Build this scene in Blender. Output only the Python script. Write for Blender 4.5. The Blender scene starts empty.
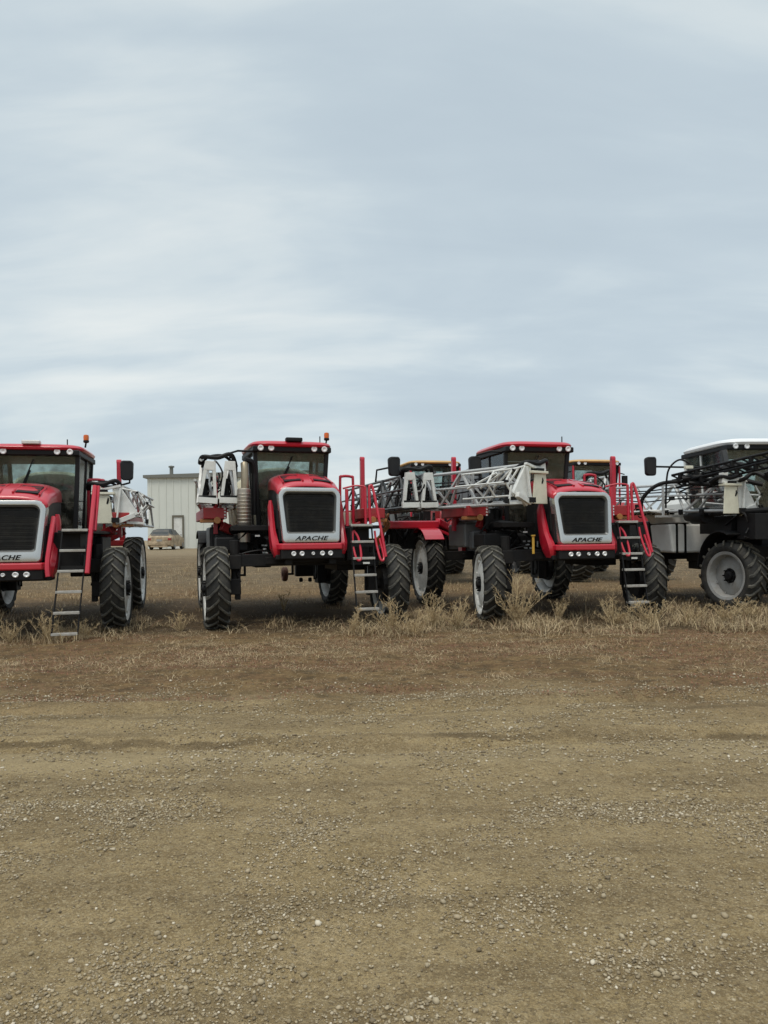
import bpy, math, random
import numpy as np
from mathutils import Vector, Matrix, Euler
R = math.radians
random.seed(7); rng = np.random.default_rng(11)
C = bpy.context.scene
COL = C.collection

# ------------------------------------------------------------------ camera
F = 740.0
cam = bpy.data.cameras.new('camera'); camo = bpy.data.objects.new('camera', cam); COL.objects.link(camo)
cam.sensor_fit = 'VERTICAL'; cam.sensor_height = 36; cam.lens = 36 * F / 1024
cam.shift_y = 25.5 / 1024; cam.clip_end = 3000; cam.clip_start = 0.05
camo.location = (0, 0, 1.7)
camo.rotation_euler = (Matrix.Rotation(R(90), 3, 'X') @ Matrix.Rotation(-0.011, 3, 'Z')).to_euler()
C.camera = camo

# ------------------------------------------------------------------ world: sky with thin overcast
SUN_EL, SUN_AZ = R(64), R(200)     # azimuth measured clockwise from +Y
w = bpy.data.worlds.new('World'); C.world = w; w.use_nodes = True
nt = w.node_tree; N = nt.nodes; L = nt.links; N.clear()
def nn(tree, t, **kw):
    n = tree.nodes.new(t)
    for k, v in kw.items(): setattr(n, k, v)
    return n
out = nn(nt, 'ShaderNodeOutputWorld'); bg = nn(nt, 'ShaderNodeBackground')
sky = nn(nt, 'ShaderNodeTexSky', sky_type='NISHITA', sun_disc=False, sun_elevation=SUN_EL, sun_rotation=SUN_AZ,
         air_density=1.0, dust_density=2.5, ozone_density=1.5)
tc = nn(nt, 'ShaderNodeTexCoord'); sep = nn(nt, 'ShaderNodeSeparateXYZ'); L.new(tc.outputs['Generated'], sep.inputs[0])
def m_(tree, op, a, b=None, c=None):
    n = nn(tree, 'ShaderNodeMath', operation=op)
    for i, v in enumerate((a, b, c)):
        if v is None: continue
        if isinstance(v, (int, float)): n.inputs[i].default_value = v
        else: tree.links.new(v, n.inputs[i])
    return n.outputs[0]
zz = m_(nt, 'ADD', m_(nt, 'MAXIMUM', sep.outputs[2], 0.0), 0.30)
comb = nn(nt, 'ShaderNodeCombineXYZ')
L.new(m_(nt, 'DIVIDE', sep.outputs[0], zz), comb.inputs[0]); L.new(m_(nt, 'DIVIDE', sep.outputs[1], zz), comb.inputs[1])
def wnoise(scale, sx, sy, ox, detail, rough=0.55, dist=0.0, rot=0.0):
    mp = nn(nt, 'ShaderNodeMapping'); mp.inputs['Scale'].default_value = (sx, sy, 1); mp.inputs['Location'].default_value = (ox, ox * .7, 0)
    mp.inputs['Rotation'].default_value = (0, 0, rot)
    L.new(comb.outputs[0], mp.inputs[0])
    t = nn(nt, 'ShaderNodeTexNoise'); t.inputs['Scale'].default_value = scale; t.inputs['Detail'].default_value = detail
    t.inputs['Roughness'].default_value = rough; t.inputs['Distortion'].default_value = dist
    L.new(mp.outputs[0], t.inputs[0]); return t.outputs[0]
n1 = wnoise(1.5, 0.55, 1.15, 7.3, 5, 0.5, 0.6, 0.25)
n2 = wnoise(4.0, 0.45, 1.5, 8.3, 6, 0.55, 0.4, 0.3)
n3 = wnoise(0.9, 0.7, 1.2, 4.4, 3, 0.5, 0.3)
dens = m_(nt, 'ADD', m_(nt, 'MULTIPLY', n1, 0.5), m_(nt, 'ADD', m_(nt, 'MULTIPLY', n2, 0.2), m_(nt, 'MULTIPLY', n3, 0.3)))
low = nn(nt, 'ShaderNodeMapRange'); L.new(sep.outputs[2], low.inputs[0])      # thicker, duller cloud towards the horizon
for i, v in enumerate((0.0, 0.26, -0.055, 0.0)): low.inputs[i + 1].default_value = v
dens = m_(nt, 'ADD', dens, low.outputs[0])
ramp = nn(nt, 'ShaderNodeValToRGB'); L.new(dens, ramp.inputs[0])
cr = ramp.color_ramp; cr.interpolation = 'B_SPLINE'
cr.elements[0].position = 0.39; cr.elements[0].color = (0.400, 0.468, 0.512, 1)
e = cr.elements.new(0.47); e.color = (0.430, 0.500, 0.542, 1)
e = cr.elements.new(0.53); e.color = (0.505, 0.570, 0.592, 1)
cr.elements[-1].position = 0.62; cr.elements[-1].color = (0.665, 0.69, 0.67, 1)
mixc = nn(nt, 'ShaderNodeMix', data_type='RGBA'); mixc.inputs[0].default_value = 0.86
vs_ = nn(nt, 'ShaderNodeVectorMath', operation='SCALE'); L.new(ramp.outputs[0], vs_.inputs[0]); vs_.inputs['Scale'].default_value = 11.2
L.new(sky.outputs[0], mixc.inputs[6]); L.new(vs_.outputs[0], mixc.inputs[7])
zen = nn(nt, 'ShaderNodeMapRange'); L.new(sep.outputs[2], zen.inputs[0])      # overcast skies are brightest overhead
for i, v in enumerate((0.6, 1.0, 1.0, 2.0)): zen.inputs[i + 1].default_value = v
vz = nn(nt, 'ShaderNodeVectorMath', operation='SCALE'); L.new(mixc.outputs[2], vz.inputs[0]); L.new(zen.outputs[0], vz.inputs['Scale'])
L.new(vz.outputs[0], bg.inputs[0]); bg.inputs[1].default_value = 0.095
L.new(bg.outputs[0], out.inputs[0])

sd = bpy.data.lights.new('sun', 'SUN'); sd.energy = 1.3; sd.angle = R(22); sd.color = (1.0, 0.93, 0.82)
so = bpy.data.objects.new('sun', sd); COL.objects.link(so)
dvec = Vector((math.sin(SUN_AZ) * math.cos(SUN_EL), math.cos(SUN_AZ) * math.cos(SUN_EL), math.sin(SUN_EL)))
so.rotation_euler = dvec.to_track_quat('Z', 'Y').to_euler(); so.location = dvec * 50
C.view_settings.view_transform = 'Standard'; C.view_settings.look = 'None'; C.view_settings.gamma = 1
C.view_settings.exposure = 0.36
C.render.engine = 'CYCLES'
C.cycles.max_bounces = 6; C.cycles.transparent_max_bounces = 12; C.cycles.caustics_reflective = False; C.cycles.caustics_refractive = False

# ------------------------------------------------------------------ materials
def newmat(name):
    m = bpy.data.materials.new(name); m.use_nodes = True
    t = m.node_tree; p = t.nodes['Principled BSDF']
    return m, t, p
def tnoise(t, scale, detail=4, rough=0.6, vec=None, dim=None):
    n = nn(t, 'ShaderNodeTexNoise'); n.inputs['Scale'].default_value = scale; n.inputs['Detail'].default_value = detail; n.inputs['Roughness'].default_value = rough
    if vec is not None: t.links.new(vec, n.inputs[0])
    return n.outputs[0]
def mrange(t, v, a, b, c=0.0, d=1.0, smooth=True):
    n = nn(t, 'ShaderNodeMapRange'); n.interpolation_type = 'SMOOTHSTEP' if smooth else 'LINEAR'
    t.links.new(v, n.inputs[0])
    for i, x in enumerate((a, b, c, d)): n.inputs[i + 1].default_value = x
    return n.outputs[0]
def mixrgb(t, f, a, b):
    n = nn(t, 'ShaderNodeMix', data_type='RGBA')
    for i, v in ((0, f), (6, a), (7, b)):
        if isinstance(v, (int, float)): n.inputs[i].default_value = v
        elif isinstance(v, tuple): n.inputs[i].default_value = (*v[:3], 1)
        else: t.links.new(v, n.inputs[i])
    return n.outputs[2]
def paint(name, col, rough=0.4, metal=0.0, dust=0.35, dcol=(0.20, 0.165, 0.12), scale=3.0, coat=0.0, bump=0.0, updust=0.3, spec=0.5):
    """paint / plastic / metal with blotchy dust that also gathers on surfaces facing up"""
    m, t, p = newmat(name)
    tc = nn(t, 'ShaderNodeTexCoord').outputs['Object']
    n1 = tnoise(t, scale, 6, 0.65, tc); n2 = tnoise(t, scale * 9, 3, 0.6, tc)
    g = nn(t, 'ShaderNodeNewGeometry'); s = nn(t, 'ShaderNodeSeparateXYZ'); t.links.new(g.outputs['Normal'], s.inputs[0])
    up = mrange(t, s.outputs[2], 0.3, 1.0, 0.0, updust)
    d = m_(t, 'MULTIPLY', mrange(t, m_(t, 'ADD', m_(t, 'MULTIPLY', n1, 0.75), m_(t, 'MULTIPLY', n2, 0.25)), 0.38, 0.68), dust)
    d = m_(t, 'MINIMUM', m_(t, 'ADD', d, m_(t, 'MULTIPLY', up, n1)), 1.0)
    t.links.new(mixrgb(t, d, col, dcol), p.inputs['Base Color'])
    t.links.new(m_(t, 'ADD', m_(t, 'MULTIPLY', d, 0.45), rough), p.inputs['Roughness'])
    p.inputs['Specular IOR Level'].default_value = 0.22 if max(col) < 0.03 else spec
    p.inputs['Metallic'].default_value = metal; p.inputs['Coat Weight'].default_value = coat; p.inputs['Coat Roughness'].default_value = 0.15
    if bump:
        b = nn(t, 'ShaderNodeBump'); b.inputs['Strength'].default_value = bump; b.inputs['Distance'].default_value = 0.01
        t.links.new(n2, b.inputs['Height']); t.links.new(b.outputs[0], p.inputs['Normal'])
    return m
M = {}
M['red'] = paint('red_paint', (0.50, 0.011, 0.030), 0.30, dust=0.10, dcol=(0.33, 0.13, 0.11), coat=0.4, updust=0.10)
M['redframe'] = paint('red_frame_paint', (0.36, 0.010, 0.018), 0.40, dust=0.18, updust=0.15)
M['rail'] = paint('red_rail_paint', (0.50, 0.012, 0.036), 0.35, dust=0.10, coat=0.2)
M['black'] = paint('black_plastic', (0.009, 0.009, 0.010), 0.5, dust=0.12, dcol=(0.06, 0.052, 0.042), updust=0.2)
M['char'] = paint('charcoal_panel', (0.018, 0.019, 0.021), 0.38, dust=0.15, dcol=(0.06, 0.053, 0.043))
M['frame'] = paint('black_chassis', (0.010, 0.010, 0.011), 0.55, dust=0.22, dcol=(0.06, 0.05, 0.038), bump=0.3)
M['silver'] = paint('silver_trim', (0.56, 0.56, 0.545), 0.26, metal=0.85, dust=0.05, scale=0.8, updust=.1, dcol=(0.30, 0.27, 0.22))
M['trimdark'] = paint('grey_trim', (0.20, 0.21, 0.21), 0.35, metal=0.4, dust=0.1)
M['white'] = paint('white_paint', (0.74, 0.75, 0.72), 0.42, dust=0.28, scale=5)
M['cream'] = paint('cream_paint', (0.74, 0.72, 0.58), 0.45, dust=0.25, scale=4)
M['boomgrey'] = paint('grey_galvanised', (0.55, 0.56, 0.555), 0.42, metal=0.2, dust=0.28, scale=6)
M['boomdark'] = paint('dark_grey_boom', (0.060, 0.064, 0.068), 0.42, dust=0.22, dcol=(0.12, 0.11, 0.09))
M['steel'] = paint('perforated_steel', (0.50, 0.46, 0.40), 0.35, metal=0.85, dust=0.25, scale=8)
M['tan'] = paint('heat_tinted_steel', (0.33, 0.28, 0.20), 0.4, metal=0.7, dust=0.25, scale=8)
M['rung'] = paint('aluminium_rung', (0.46, 0.45, 0.42), 0.45, metal=0.3, dust=0.5, scale=9)
M['rim'] = paint('white_rim', (0.76, 0.76, 0.72), 0.45, dust=0.38, scale=7)
M['rimgrey'] = paint('grey_rim', (0.33, 0.335, 0.33), 0.5, dust=0.5, scale=4)
M['orange'] = paint('orange_hose', (0.42, 0.16, 0.04), 0.45, dust=0.3)
M['rust'] = paint('rusty_hub', (0.15, 0.06, 0.035), 0.7, dust=0.4)
M['yellow'] = paint('amber_roof', (0.62, 0.36, 0.12), 0.45, dust=0.2)
M['yellowtag'] = paint('yellow_plastic', (0.65, 0.38, 0.05), 0.45, dust=0.1)
M['tank'] = paint('beige_poly_tank', (0.66, 0.61, 0.44), 0.5, dust=0.35, scale=2)
M['tankgrey'] = paint('grey_poly_tank', (0.12, 0.125, 0.13), 0.45, dust=0.35, scale=2)
M['tankwhite'] = paint('white_poly_tank', (0.84, 0.84, 0.80), 0.45, dust=0.14, scale=3, updust=.08)
M['roofwhite'] = paint('white_gelcoat', (0.78, 0.79, 0.79), 0.35, dust=0.08, scale=1, updust=.05)
M['seat'] = paint('seat_fabric', (0.12, 0.115, 0.105), 0.8, dust=0.2)
M['letter'] = paint('black_lettering', (0.012, 0.012, 0.012), 0.5, dust=0.0, updust=0)
M['siding'] = paint('cream_steel_siding', (0.66, 0.68, 0.63), 0.5, dust=0.10, dcol=(0.34, 0.33, 0.28), scale=0.35)
M['trim'] = paint('grey_roof_trim', (0.17, 0.175, 0.16), 0.5, dust=0.2)
M['doorframe'] = paint('brown_door_frame', (0.13, 0.12, 0.09), 0.6, dust=0.2)
M['carpaint'] = paint('dusty_dark_paint', (0.035, 0.038, 0.04), 0.4, dust=0.3, dcol=(0.2, 0.16, 0.11), scale=1.5)
M['mud'] = paint('mud_coated_paint', (0.20, 0.145, 0.085), 0.85, dust=0.7, dcol=(0.09, 0.07, 0.05), scale=2.5)
m, t, p = newmat('muddy_car_paint')
o3 = nn(t, 'ShaderNodeTexCoord').outputs['Object']; s3 = nn(t, 'ShaderNodeSeparateXYZ'); t.links.new(o3, s3.inputs[0]); n3 = tnoise(t, 2.6, 6, 0.7, o3)
zz3 = m_(t, 'ADD', s3.outputs[2], m_(t, 'MULTIPLY', m_(t, 'SUBTRACT', n3, 0.5), 0.7))
mc = mixrgb(t, mrange(t, n3, 0.35, 0.65), (0.24, 0.18, 0.115), (0.50, 0.39, 0.26))
t.links.new(mixrgb(t, mrange(t, zz3, 0.95, 1.12), mc, (0.04, 0.045, 0.046)), p.inputs['Base Color']); p.inputs['Roughness'].default_value = 0.7
M['mudcar'] = m
M['redlens'] = paint('red_lens', (0.3, 0.02, 0.02), 0.2, dust=0.2)
# tyre rubber: dusty on the lug faces
m, t, p = newmat('tyre_rubber')
tcn = nn(t, 'ShaderNodeTexCoord').outputs['Object']
na = tnoise(t, 3, 6, 0.7, tcn); nb = tnoise(t, 28, 3, 0.6, tcn)
d = mrange(t, m_(t, 'ADD', m_(t, 'MULTIPLY', na, 0.6), m_(t, 'MULTIPLY', nb, 0.4)), 0.36, 0.66)
t.links.new(mixrgb(t, d, (0.030, 0.030, 0.028), (0.15, 0.138, 0.108)), p.inputs['Base Color']); p.inputs['Roughness'].default_value = 0.8
M['tyre'] = m
m, t, p = newmat('tyre_casing')
na = tnoise(t, 5, 5, 0.7, nn(t, 'ShaderNodeTexCoord').outputs['Object'])
t.links.new(mixrgb(t, mrange(t, na, 0.4, 0.7), (0.016, 0.016, 0.015), (0.05, 0.045, 0.036)), p.inputs['Base Color']); p.inputs['Roughness'].default_value = 0.8
M['casing'] = m
def glass(name, tint, gl=0.05):
    m = bpy.data.materials.new(name); m.use_nodes = True; t = m.node_tree; t.nodes.clear()
    o = nn(t, 'ShaderNodeOutputMaterial'); tr = nn(t, 'ShaderNodeBsdfTransparent'); tr.inputs[0].default_value = (*tint, 1)
    gs = nn(t, 'ShaderNodeBsdfGlossy'); gs.inputs['Roughness'].default_value = gl; gs.inputs[0].default_value = (0.9, 0.95, 1, 1)
    di = nn(t, 'ShaderNodeBsdfDiffuse'); di.inputs[0].default_value = (0.3, 0.28, 0.23, 1)
    fr = nn(t, 'ShaderNodeFresnel'); fr.inputs[0].default_value = 1.5
    mx = nn(t, 'ShaderNodeMixShader'); t.links.new(fr.outputs[0], mx.inputs[0]); t.links.new(tr.outputs[0], mx.inputs[1]); t.links.new(gs.outputs[0], mx.inputs[2])
    ns = tnoise(t, 3.5, 5, 0.6, nn(t, 'ShaderNodeTexCoord').outputs['Object'])
    m2 = nn(t, 'ShaderNodeMixShader'); t.links.new(mrange(t, ns, 0.4, 0.75, 0.03, 0.34), m2.inputs[0]); t.links.new(mx.outputs[0], m2.inputs[1]); t.links.new(di.outputs[0], m2.inputs[2])
    t.links.new(m2.outputs[0], o.inputs[0]); return m
M['glass'] = glass('cab_glass', (0.80, 0.86, 0.85))
M['darkglass'] = glass('tinted_glass', (0.28, 0.33, 0.34))
m, t, p = newmat('lamp_lens'); p.inputs['Base Color'].default_value = (0.75, 0.76, 0.76, 1); p.inputs['Roughness'].default_value = 0.18; p.inputs['Coat Weight'].default_value = 0.6; M['lens'] = m
m, t, p = newmat('beacon_amber'); p.inputs['Base Color'].default_value = (0.75, 0.16, 0.02, 1); p.inputs['Roughness'].default_value = 0.2; p.inputs['Transmission Weight'].default_value = 0.2; M['amber'] = m
# radiator screen: fine louvre bump
m, t, p = newmat('radiator_screen'); p.inputs['Base Color'].default_value = (0.012, 0.013, 0.012, 1); p.inputs['Roughness'].default_value = 0.55
wv = nn(t, 'ShaderNodeTexWave', wave_type='BANDS', bands_direction='Z'); wv.inputs['Scale'].default_value = 14
t.links.new(nn(t, 'ShaderNodeTexCoord').outputs['Object'], wv.inputs[0])
b = nn(t, 'ShaderNodeBump'); b.inputs['Distance'].default_value = 0.01; b.inputs['Strength'].default_value = 0.8; t.links.new(wv.outputs[1], b.inputs['Height']); t.links.new(b.outputs[0], p.inputs['Normal'])
nz = tnoise(t, 6, 5, 0.6, nn(t, 'ShaderNodeTexCoord').outputs['Object'])
t.links.new(mixrgb(t, mrange(t, nz, 0.4, 0.75), (0.012, 0.013, 0.012), (0.04, 0.036, 0.03)), p.inputs['Base Color'])
M['screen'] = m
def island_mat(name, stops, rough=0.85, transl=0.0, patch=None):
    m, t, p = newmat(name)
    g = nn(t, 'ShaderNodeNewGeometry'); r = nn(t, 'ShaderNodeValToRGB'); t.links.new(g.outputs['Random Per Island'], r.inputs[0])
    c = r.color_ramp; c.elements[0].color = (*stops[0], 1); c.elements[-1].color = (*stops[-1], 1)
    for i, s in enumerate(stops[1:-1]):
        e = c.elements.new((i + 1) / (len(stops) - 1)); e.color = (*s, 1)
    col = r.outputs[0]
    if patch:
        pn = tnoise(t, patch[1], 4, 0.6, g.outputs['Position']); col = mixrgb(t, mrange(t, pn, 0.46, 0.62, 0, patch[2]), col, patch[0])
    t.links.new(col, p.inputs['Base Color']); p.inputs['Roughness'].default_value = rough
    return m
M['pebble'] = island_mat('gravel_stone', [(0.13, 0.098, 0.058), (0.33, 0.265, 0.165), (0.40, 0.325, 0.21), (0.22, 0.17, 0.10), (0.42, 0.35, 0.235), (0.15, 0.115, 0.07), (0.33, 0.26, 0.16), (0.60, 0.53, 0.41)], 0.9)
M['grass'] = island_mat('dry_grass_blade', [(0.17, 0.115, 0.06), (0.34, 0.25, 0.13), (0.48, 0.37, 0.21), (0.25, 0.165, 0.085), (0.58, 0.47, 0.29), (0.20, 0.10, 0.055)], 0.85)
M['litter'] = island_mat('dead_grass_litter', [(0.20, 0.135, 0.068), (0.38, 0.28, 0.145), (0.52, 0.40, 0.22), (0.28, 0.185, 0.095), (0.62, 0.50, 0.30)], 0.9, patch=((0.30, 0.145, 0.078), 0.55, 0.6))
M['twig'] = island_mat('dry_weed_twig', [(0.28, 0.20, 0.11), (0.50, 0.385, 0.215), (0.38, 0.275, 0.15), (0.60, 0.48, 0.29)], 0.85)

# ------------------------------------------------------------------ mesh builder
class MB:
    def __init__(s): s.v = []; s.f = []
    def add(s, vs, fs):
        k = len(s.v); s.v += [tuple(v) for v in vs]; s.f += [tuple(i + k for i in f) for f in fs]; return s
    def box(s, c, d, rot=None):
        hx, hy, hz = d[0] / 2, d[1] / 2, d[2] / 2
        vs = [Vector((x, y, z)) for x in (-hx, hx) for y in (-hy, hy) for z in (-hz, hz)]
        if rot: m = Euler(rot).to_matrix(); vs = [m @ v for v in vs]
        c = Vector(c)
        return s.add([v + c for v in vs], [(0, 1, 3, 2), (4, 6, 7, 5), (0, 4, 5, 1), (2, 3, 7, 6), (0, 2, 6, 4), (1, 5, 7, 3)])
    def bar(s, a, b, w, h=None, up=(0, 0, 1)):
        a = Vector(a); b = Vector(b); h = h or w; d = (b - a).normalized(); u = Vector(up)
        if abs(d.dot(u)) > .98: u = Vector((0, 1, 0))
        x = d.cross(u).normalized() * w / 2; y = x.normalized().cross(d) * h / 2
        vs = [p + i * x + j * y for p in (a, b) for i, j in ((-1, -1), (1, -1), (1, 1), (-1, 1))]
        return s.add(vs, [(0, 1, 2, 3), (7, 6, 5, 4), (0, 4, 5, 1), (1, 5, 6, 2), (2, 6, 7, 3), (3, 7, 4, 0)])
    def tube(s, pts, r, n=8, caps=True):
        pts = [Vector(p) for p in pts]; rings = []; prev = None
        rr = r if isinstance(r, (list, tuple)) else [r] * len(pts)
        for i, p in enumerate(pts):
            d = (pts[min(i + 1, len(pts) - 1)] - pts[max(i - 1, 0)]).normalized()
            if prev is None:
                u = Vector((0, 0, 1)) if abs(d.z) < .9 else Vector((1, 0, 0)); x = d.cross(u).normalized()
            else: x = (prev - d * prev.dot(d)).normalized()
            prev = x; y = d.cross(x)
            rings.append([p + (x * math.cos(2 * math.pi * k / n) + y * math.sin(2 * math.pi * k / n)) * rr[i] for k in range(n)])
        vs = [v for q in rings for v in q]; fs = []
        for i in range(len(pts) - 1):
            for k in range(n): fs.append((i * n + k, i * n + (k + 1) % n, (i + 1) * n + (k + 1) % n, (i + 1) * n + k))
        if caps: fs.append(tuple(range(n))[::-1]); fs.append(tuple(range((len(pts) - 1) * n, len(pts) * n)))
        return s.add(vs, fs)
    def curve(s, ctrl, r, n=8, seg=6):
        P = [Vector(c) for c in ctrl]; pts = []
        for i in range(len(P) - 1):
            p0, p1, p2, p3 = P[max(i - 1, 0)], P[i], P[i + 1], P[min(i + 2, len(P) - 1)]
            for k in range(seg):
                u = k / seg; pts.append(.5 * ((2 * p1) + (-p0 + p2) * u + (2 * p0 - 5 * p1 + 4 * p2 - p3) * u * u + (-p0 + 3 * p1 - 3 * p2 + p3) * u ** 3))
        pts.append(P[-1]); return s.tube(pts, r, n)
    def lathe(s, prof, axis='x', n=24, c=(0, 0, 0), close=False):
        """prof: (offset along axis, radius)"""
        vs = []; c = Vector(c); m = len(prof)
        for k in range(n):
            a = 2 * math.pi * k / n
            for o, r in prof:
                q = {'x': (o, r * math.cos(a), r * math.sin(a)), 'y': (r * math.cos(a), o, r * math.sin(a)), 'z': (r * math.cos(a), r * math.sin(a), o)}[axis]
                vs.append(Vector(q) + c)
        fs = []; mm = m if close else m - 1
        for k in range(n):
            for i in range(mm): fs.append((k * m + i, ((k + 1) % n) * m + i, ((k + 1) % n) * m + (i + 1) % m, k * m + (i + 1) % m))
        return s.add(vs, fs)
    def prism(s, poly, axis, a, b):
        """poly 2D, extruded along axis from a to b. axis 'x': poly=(y,z); 'y': poly=(x,z); 'z': poly=(x,y)"""
        def P(q, o): return {'x': (o, q[0], q[1]), 'y': (q[0], o, q[1]), 'z': (q[0], q[1], o)}[axis]
        n = len(poly); vs = [P(q, a) for q in poly] + [P(q, b) for q in poly]
        return s.add(vs, [tuple(range(n)), tuple(range(2 * n - 1, n - 1, -1))] + [(i, n + i, n + (i + 1) % n, (i + 1) % n) for i in range(n)])
    def loft(s, rings, close=True, caps=True):
        n = len(rings[0]); vs = [v for r in rings for v in r]; fs = []
        for i in range(len(rings) - 1):
            for k in range(n if close else n - 1): fs.append((i * n + k, i * n + (k + 1) % n, (i + 1) * n + (k + 1) % n, (i + 1) * n + k))
        if caps and close: fs.append(tuple(range(n))[::-1]); fs.append(tuple(range((len(rings) - 1) * n, len(rings) * n)))
        return s.add(vs, fs)
    def mesh(s, name, mat):
        me = bpy.data.meshes.new(name); me.from_pydata(s.v, [], s.f); me.materials.append(mat); me.validate()
        import bmesh
        if len(s.f) < 60000:
            bm = bmesh.new(); bm.from_mesh(me); bmesh.ops.recalc_face_normals(bm, faces=bm.faces); bm.to_mesh(me); bm.free()
        return me
    def build(s, name, mat, parent=None, smooth=False, bevel=0.0, loc=None, rot=None):
        o = bpy.data.objects.new(name, s.mesh(name, mat)); COL.objects.link(o); o.parent = parent
        if smooth:
            o.data.shade_smooth()
            try: o.data.set_sharp_from_angle(angle=R(38))
            except Exception: pass
        if bevel:
            bv = o.modifiers.new('bevel', 'BEVEL'); bv.width = bevel; bv.segments = 2; bv.limit_method = 'ANGLE'; bv.angle_limit = R(40)
        if loc: o.location = loc
        if rot: o.rotation_euler = rot
        return o
def tag(o, label=None, cat=None, group=None, kind=None):
    if label: o['label'] = label
    if cat: o['category'] = cat
    if group: o['group'] = group
    if kind: o['kind'] = kind
    return o
def empty(name, loc, rz=0):
    o = bpy.data.objects.new(name, None); COL.objects.link(o); o.location = loc; o.rotation_euler = (0, 0, rz); o.empty_display_size = .2; return o
def link(name, me, parent, loc=(0, 0, 0), rot=(0, 0, 0)):
    o = bpy.data.objects.new(name, me); COL.objects.link(o); o.parent = parent; o.location = loc; o.rotation_euler = rot; return o

# ------------------------------------------------------------------ ground heights
_g = rng.random((256, 256))
def vnoise(x, y):
    x = np.asarray(x, float); y = np.asarray(y, float)
    xi = np.floor(x).astype(int); yi = np.floor(y).astype(int); fx = x - xi; fy = y - yi
    fx = fx * fx * (3 - 2 * fx); fy = fy * fy * (3 - 2 * fy); a = lambda i, j: _g[i % 256, j % 256]
    return (a(xi, yi) * (1 - fx) + a(xi + 1, yi) * fx) * (1 - fy) + (a(xi, yi + 1) * (1 - fx) + a(xi + 1, yi + 1) * fx) * fy
def fbm(x, y, o=4):
    s = 0; k = 1; tot = 0
    for i in range(o): s = s + vnoise(x * 2 ** i + 17.3 * i, y * 2 ** i + 5.1 * i) * k; tot += k; k *= .5
    return s / tot
def sst(a, b, v): t = np.clip((v - a) / (b - a), 0, 1); return t * t * (3 - 2 * t)
def gh(x, y):
    x = np.asarray(x, float); y = np.asarray(y, float)
    h = 0.95 * sst(24, 58, y)
    near = 1 - sst(25, 40, y)
    h = h + near * (fbm(x * .35, y * .35) - .5) * .10
    h = h + near * (fbm(x * 1.7, y * 2.2 + 40, 4) - .5) * .05 + near * (fbm(x * 7 + 9, y * 9, 3) - .5) * .018
    yr = y - 0.16 * x * .25 - (fbm(x * .5, 3.3 + x * 0, 2) - .5) * .5        # wheel tracks running across, slightly aslant
    for c, wd, dp in ((6.15, .13, .05), (6.42, .12, -.03), (7.5, .13, .045), (7.8, .13, -.03), (4.6, .2, .012)):
        h = h - dp * np.exp(-((yr - c) / (wd * .8)) ** 2) * 1.0
    h = h - 0.05 * sst(-3.5, -6.5, x) * sst(9, 12, y) * near
    return h
def axis_grid(lo, dlo, dhi, hi, step, grow=1.12):
    a = list(np.arange(dlo, dhi, step)); s = step; v = dlo; pre = []
    while v > lo: s *= grow; v -= s; pre.append(v)
    s = step; v = a[-1]; post = []
    while v < hi: s *= grow; v += s; post.append(v)
    return np.array(pre[::-1] + a + post)
xs = axis_grid(-900, -9, 9, 900, .07); ys = axis_grid(-300, 1.6, 16, 1400, .05)
X, Y = np.meshgrid(xs, ys); Z = gh(X, Y)
nx, ny = len(xs), len(ys)
idx = np.arange(nx * ny).reshape(ny, nx)
quads = np.stack([idx[:-1, :-1], idx[:-1, 1:], idx[1:, 1:], idx[1:, :-1]], -1).reshape(-1, 4)
def np_mesh(name, V, Fq, mat, smooth=False):
    me = bpy.data.meshes.new(name); V = np.asarray(V, np.float32); Fq = np.asarray(Fq, np.int32); k = Fq.shape[1]
    me.vertices.add(len(V)); me.vertices.foreach_set('co', V.ravel())
    me.loops.add(Fq.size); me.loops.foreach_set('vertex_index', Fq.ravel())
    me.polygons.add(len(Fq)); me.polygons.foreach_set('loop_start', np.arange(0, Fq.size, k, dtype=np.int32))
    try: me.polygons.foreach_set('loop_total', np.full(len(Fq), k, np.int32))
    except Exception: pass
    if smooth: me.polygons.foreach_set('use_smooth', np.ones(len(Fq), bool))
    me.materials.append(mat); me.update(calc_edges=True); me.validate()
    o = bpy.data.objects.new(name, me); COL.objects.link(o); return o
# ground shader
m, t, p = newmat('dirt_ground')
g = nn(t, 'ShaderNodeNewGeometry').outputs['Position']; sp = nn(t, 'ShaderNodeSeparateXYZ'); t.links.new(g, sp.inputs[0])
nL = tnoise(t, 0.45, 5, 0.6, g); nM = tnoise(t, 2.2, 6, 0.65, g); nS = tnoise(t, 14, 5, 0.7, g); nF = tnoise(t, 70, 4, 0.7, g); nXS = tnoise(t, 260, 3, 0.7, g)
mp = nn(t, 'ShaderNodeMapping'); mp.inputs['Scale'].default_value = (0.5, 3.0, 1); mp.inputs['Rotation'].default_value = (0, 0, 0.04); t.links.new(g, mp.inputs[0])
nStreak = tnoise(t, 0.9, 6, 0.65, mp.outputs[0])
def vor(scale):
    v_ = nn(t, 'ShaderNodeTexVoronoi'); v_.inputs['Scale'].default_value = scale
    wp = nn(t, 'ShaderNodeVectorMath', operation='MULTIPLY_ADD'); t.links.new(nSv.outputs[1], wp.inputs[0]); wp.inputs[1].default_value = (0.02, 0.02, 0.02); t.links.new(g, wp.inputs[2]); t.links.new(wp.outputs[0], v_.inputs[0])
    sx_ = nn(t, 'ShaderNodeSeparateColor'); t.links.new(v_.outputs['Color'], sx_.inputs[0]); return v_.outputs['Distance'], sx_.outputs[0]
nSv = nn(t, 'ShaderNodeTexNoise'); nSv.inputs['Scale'].default_value = 40; t.links.new(g, nSv.inputs[0])
vd1, vc1 = vor(48); vd2, vc2 = vor(120); vd3, vc3 = vor(22)
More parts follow.
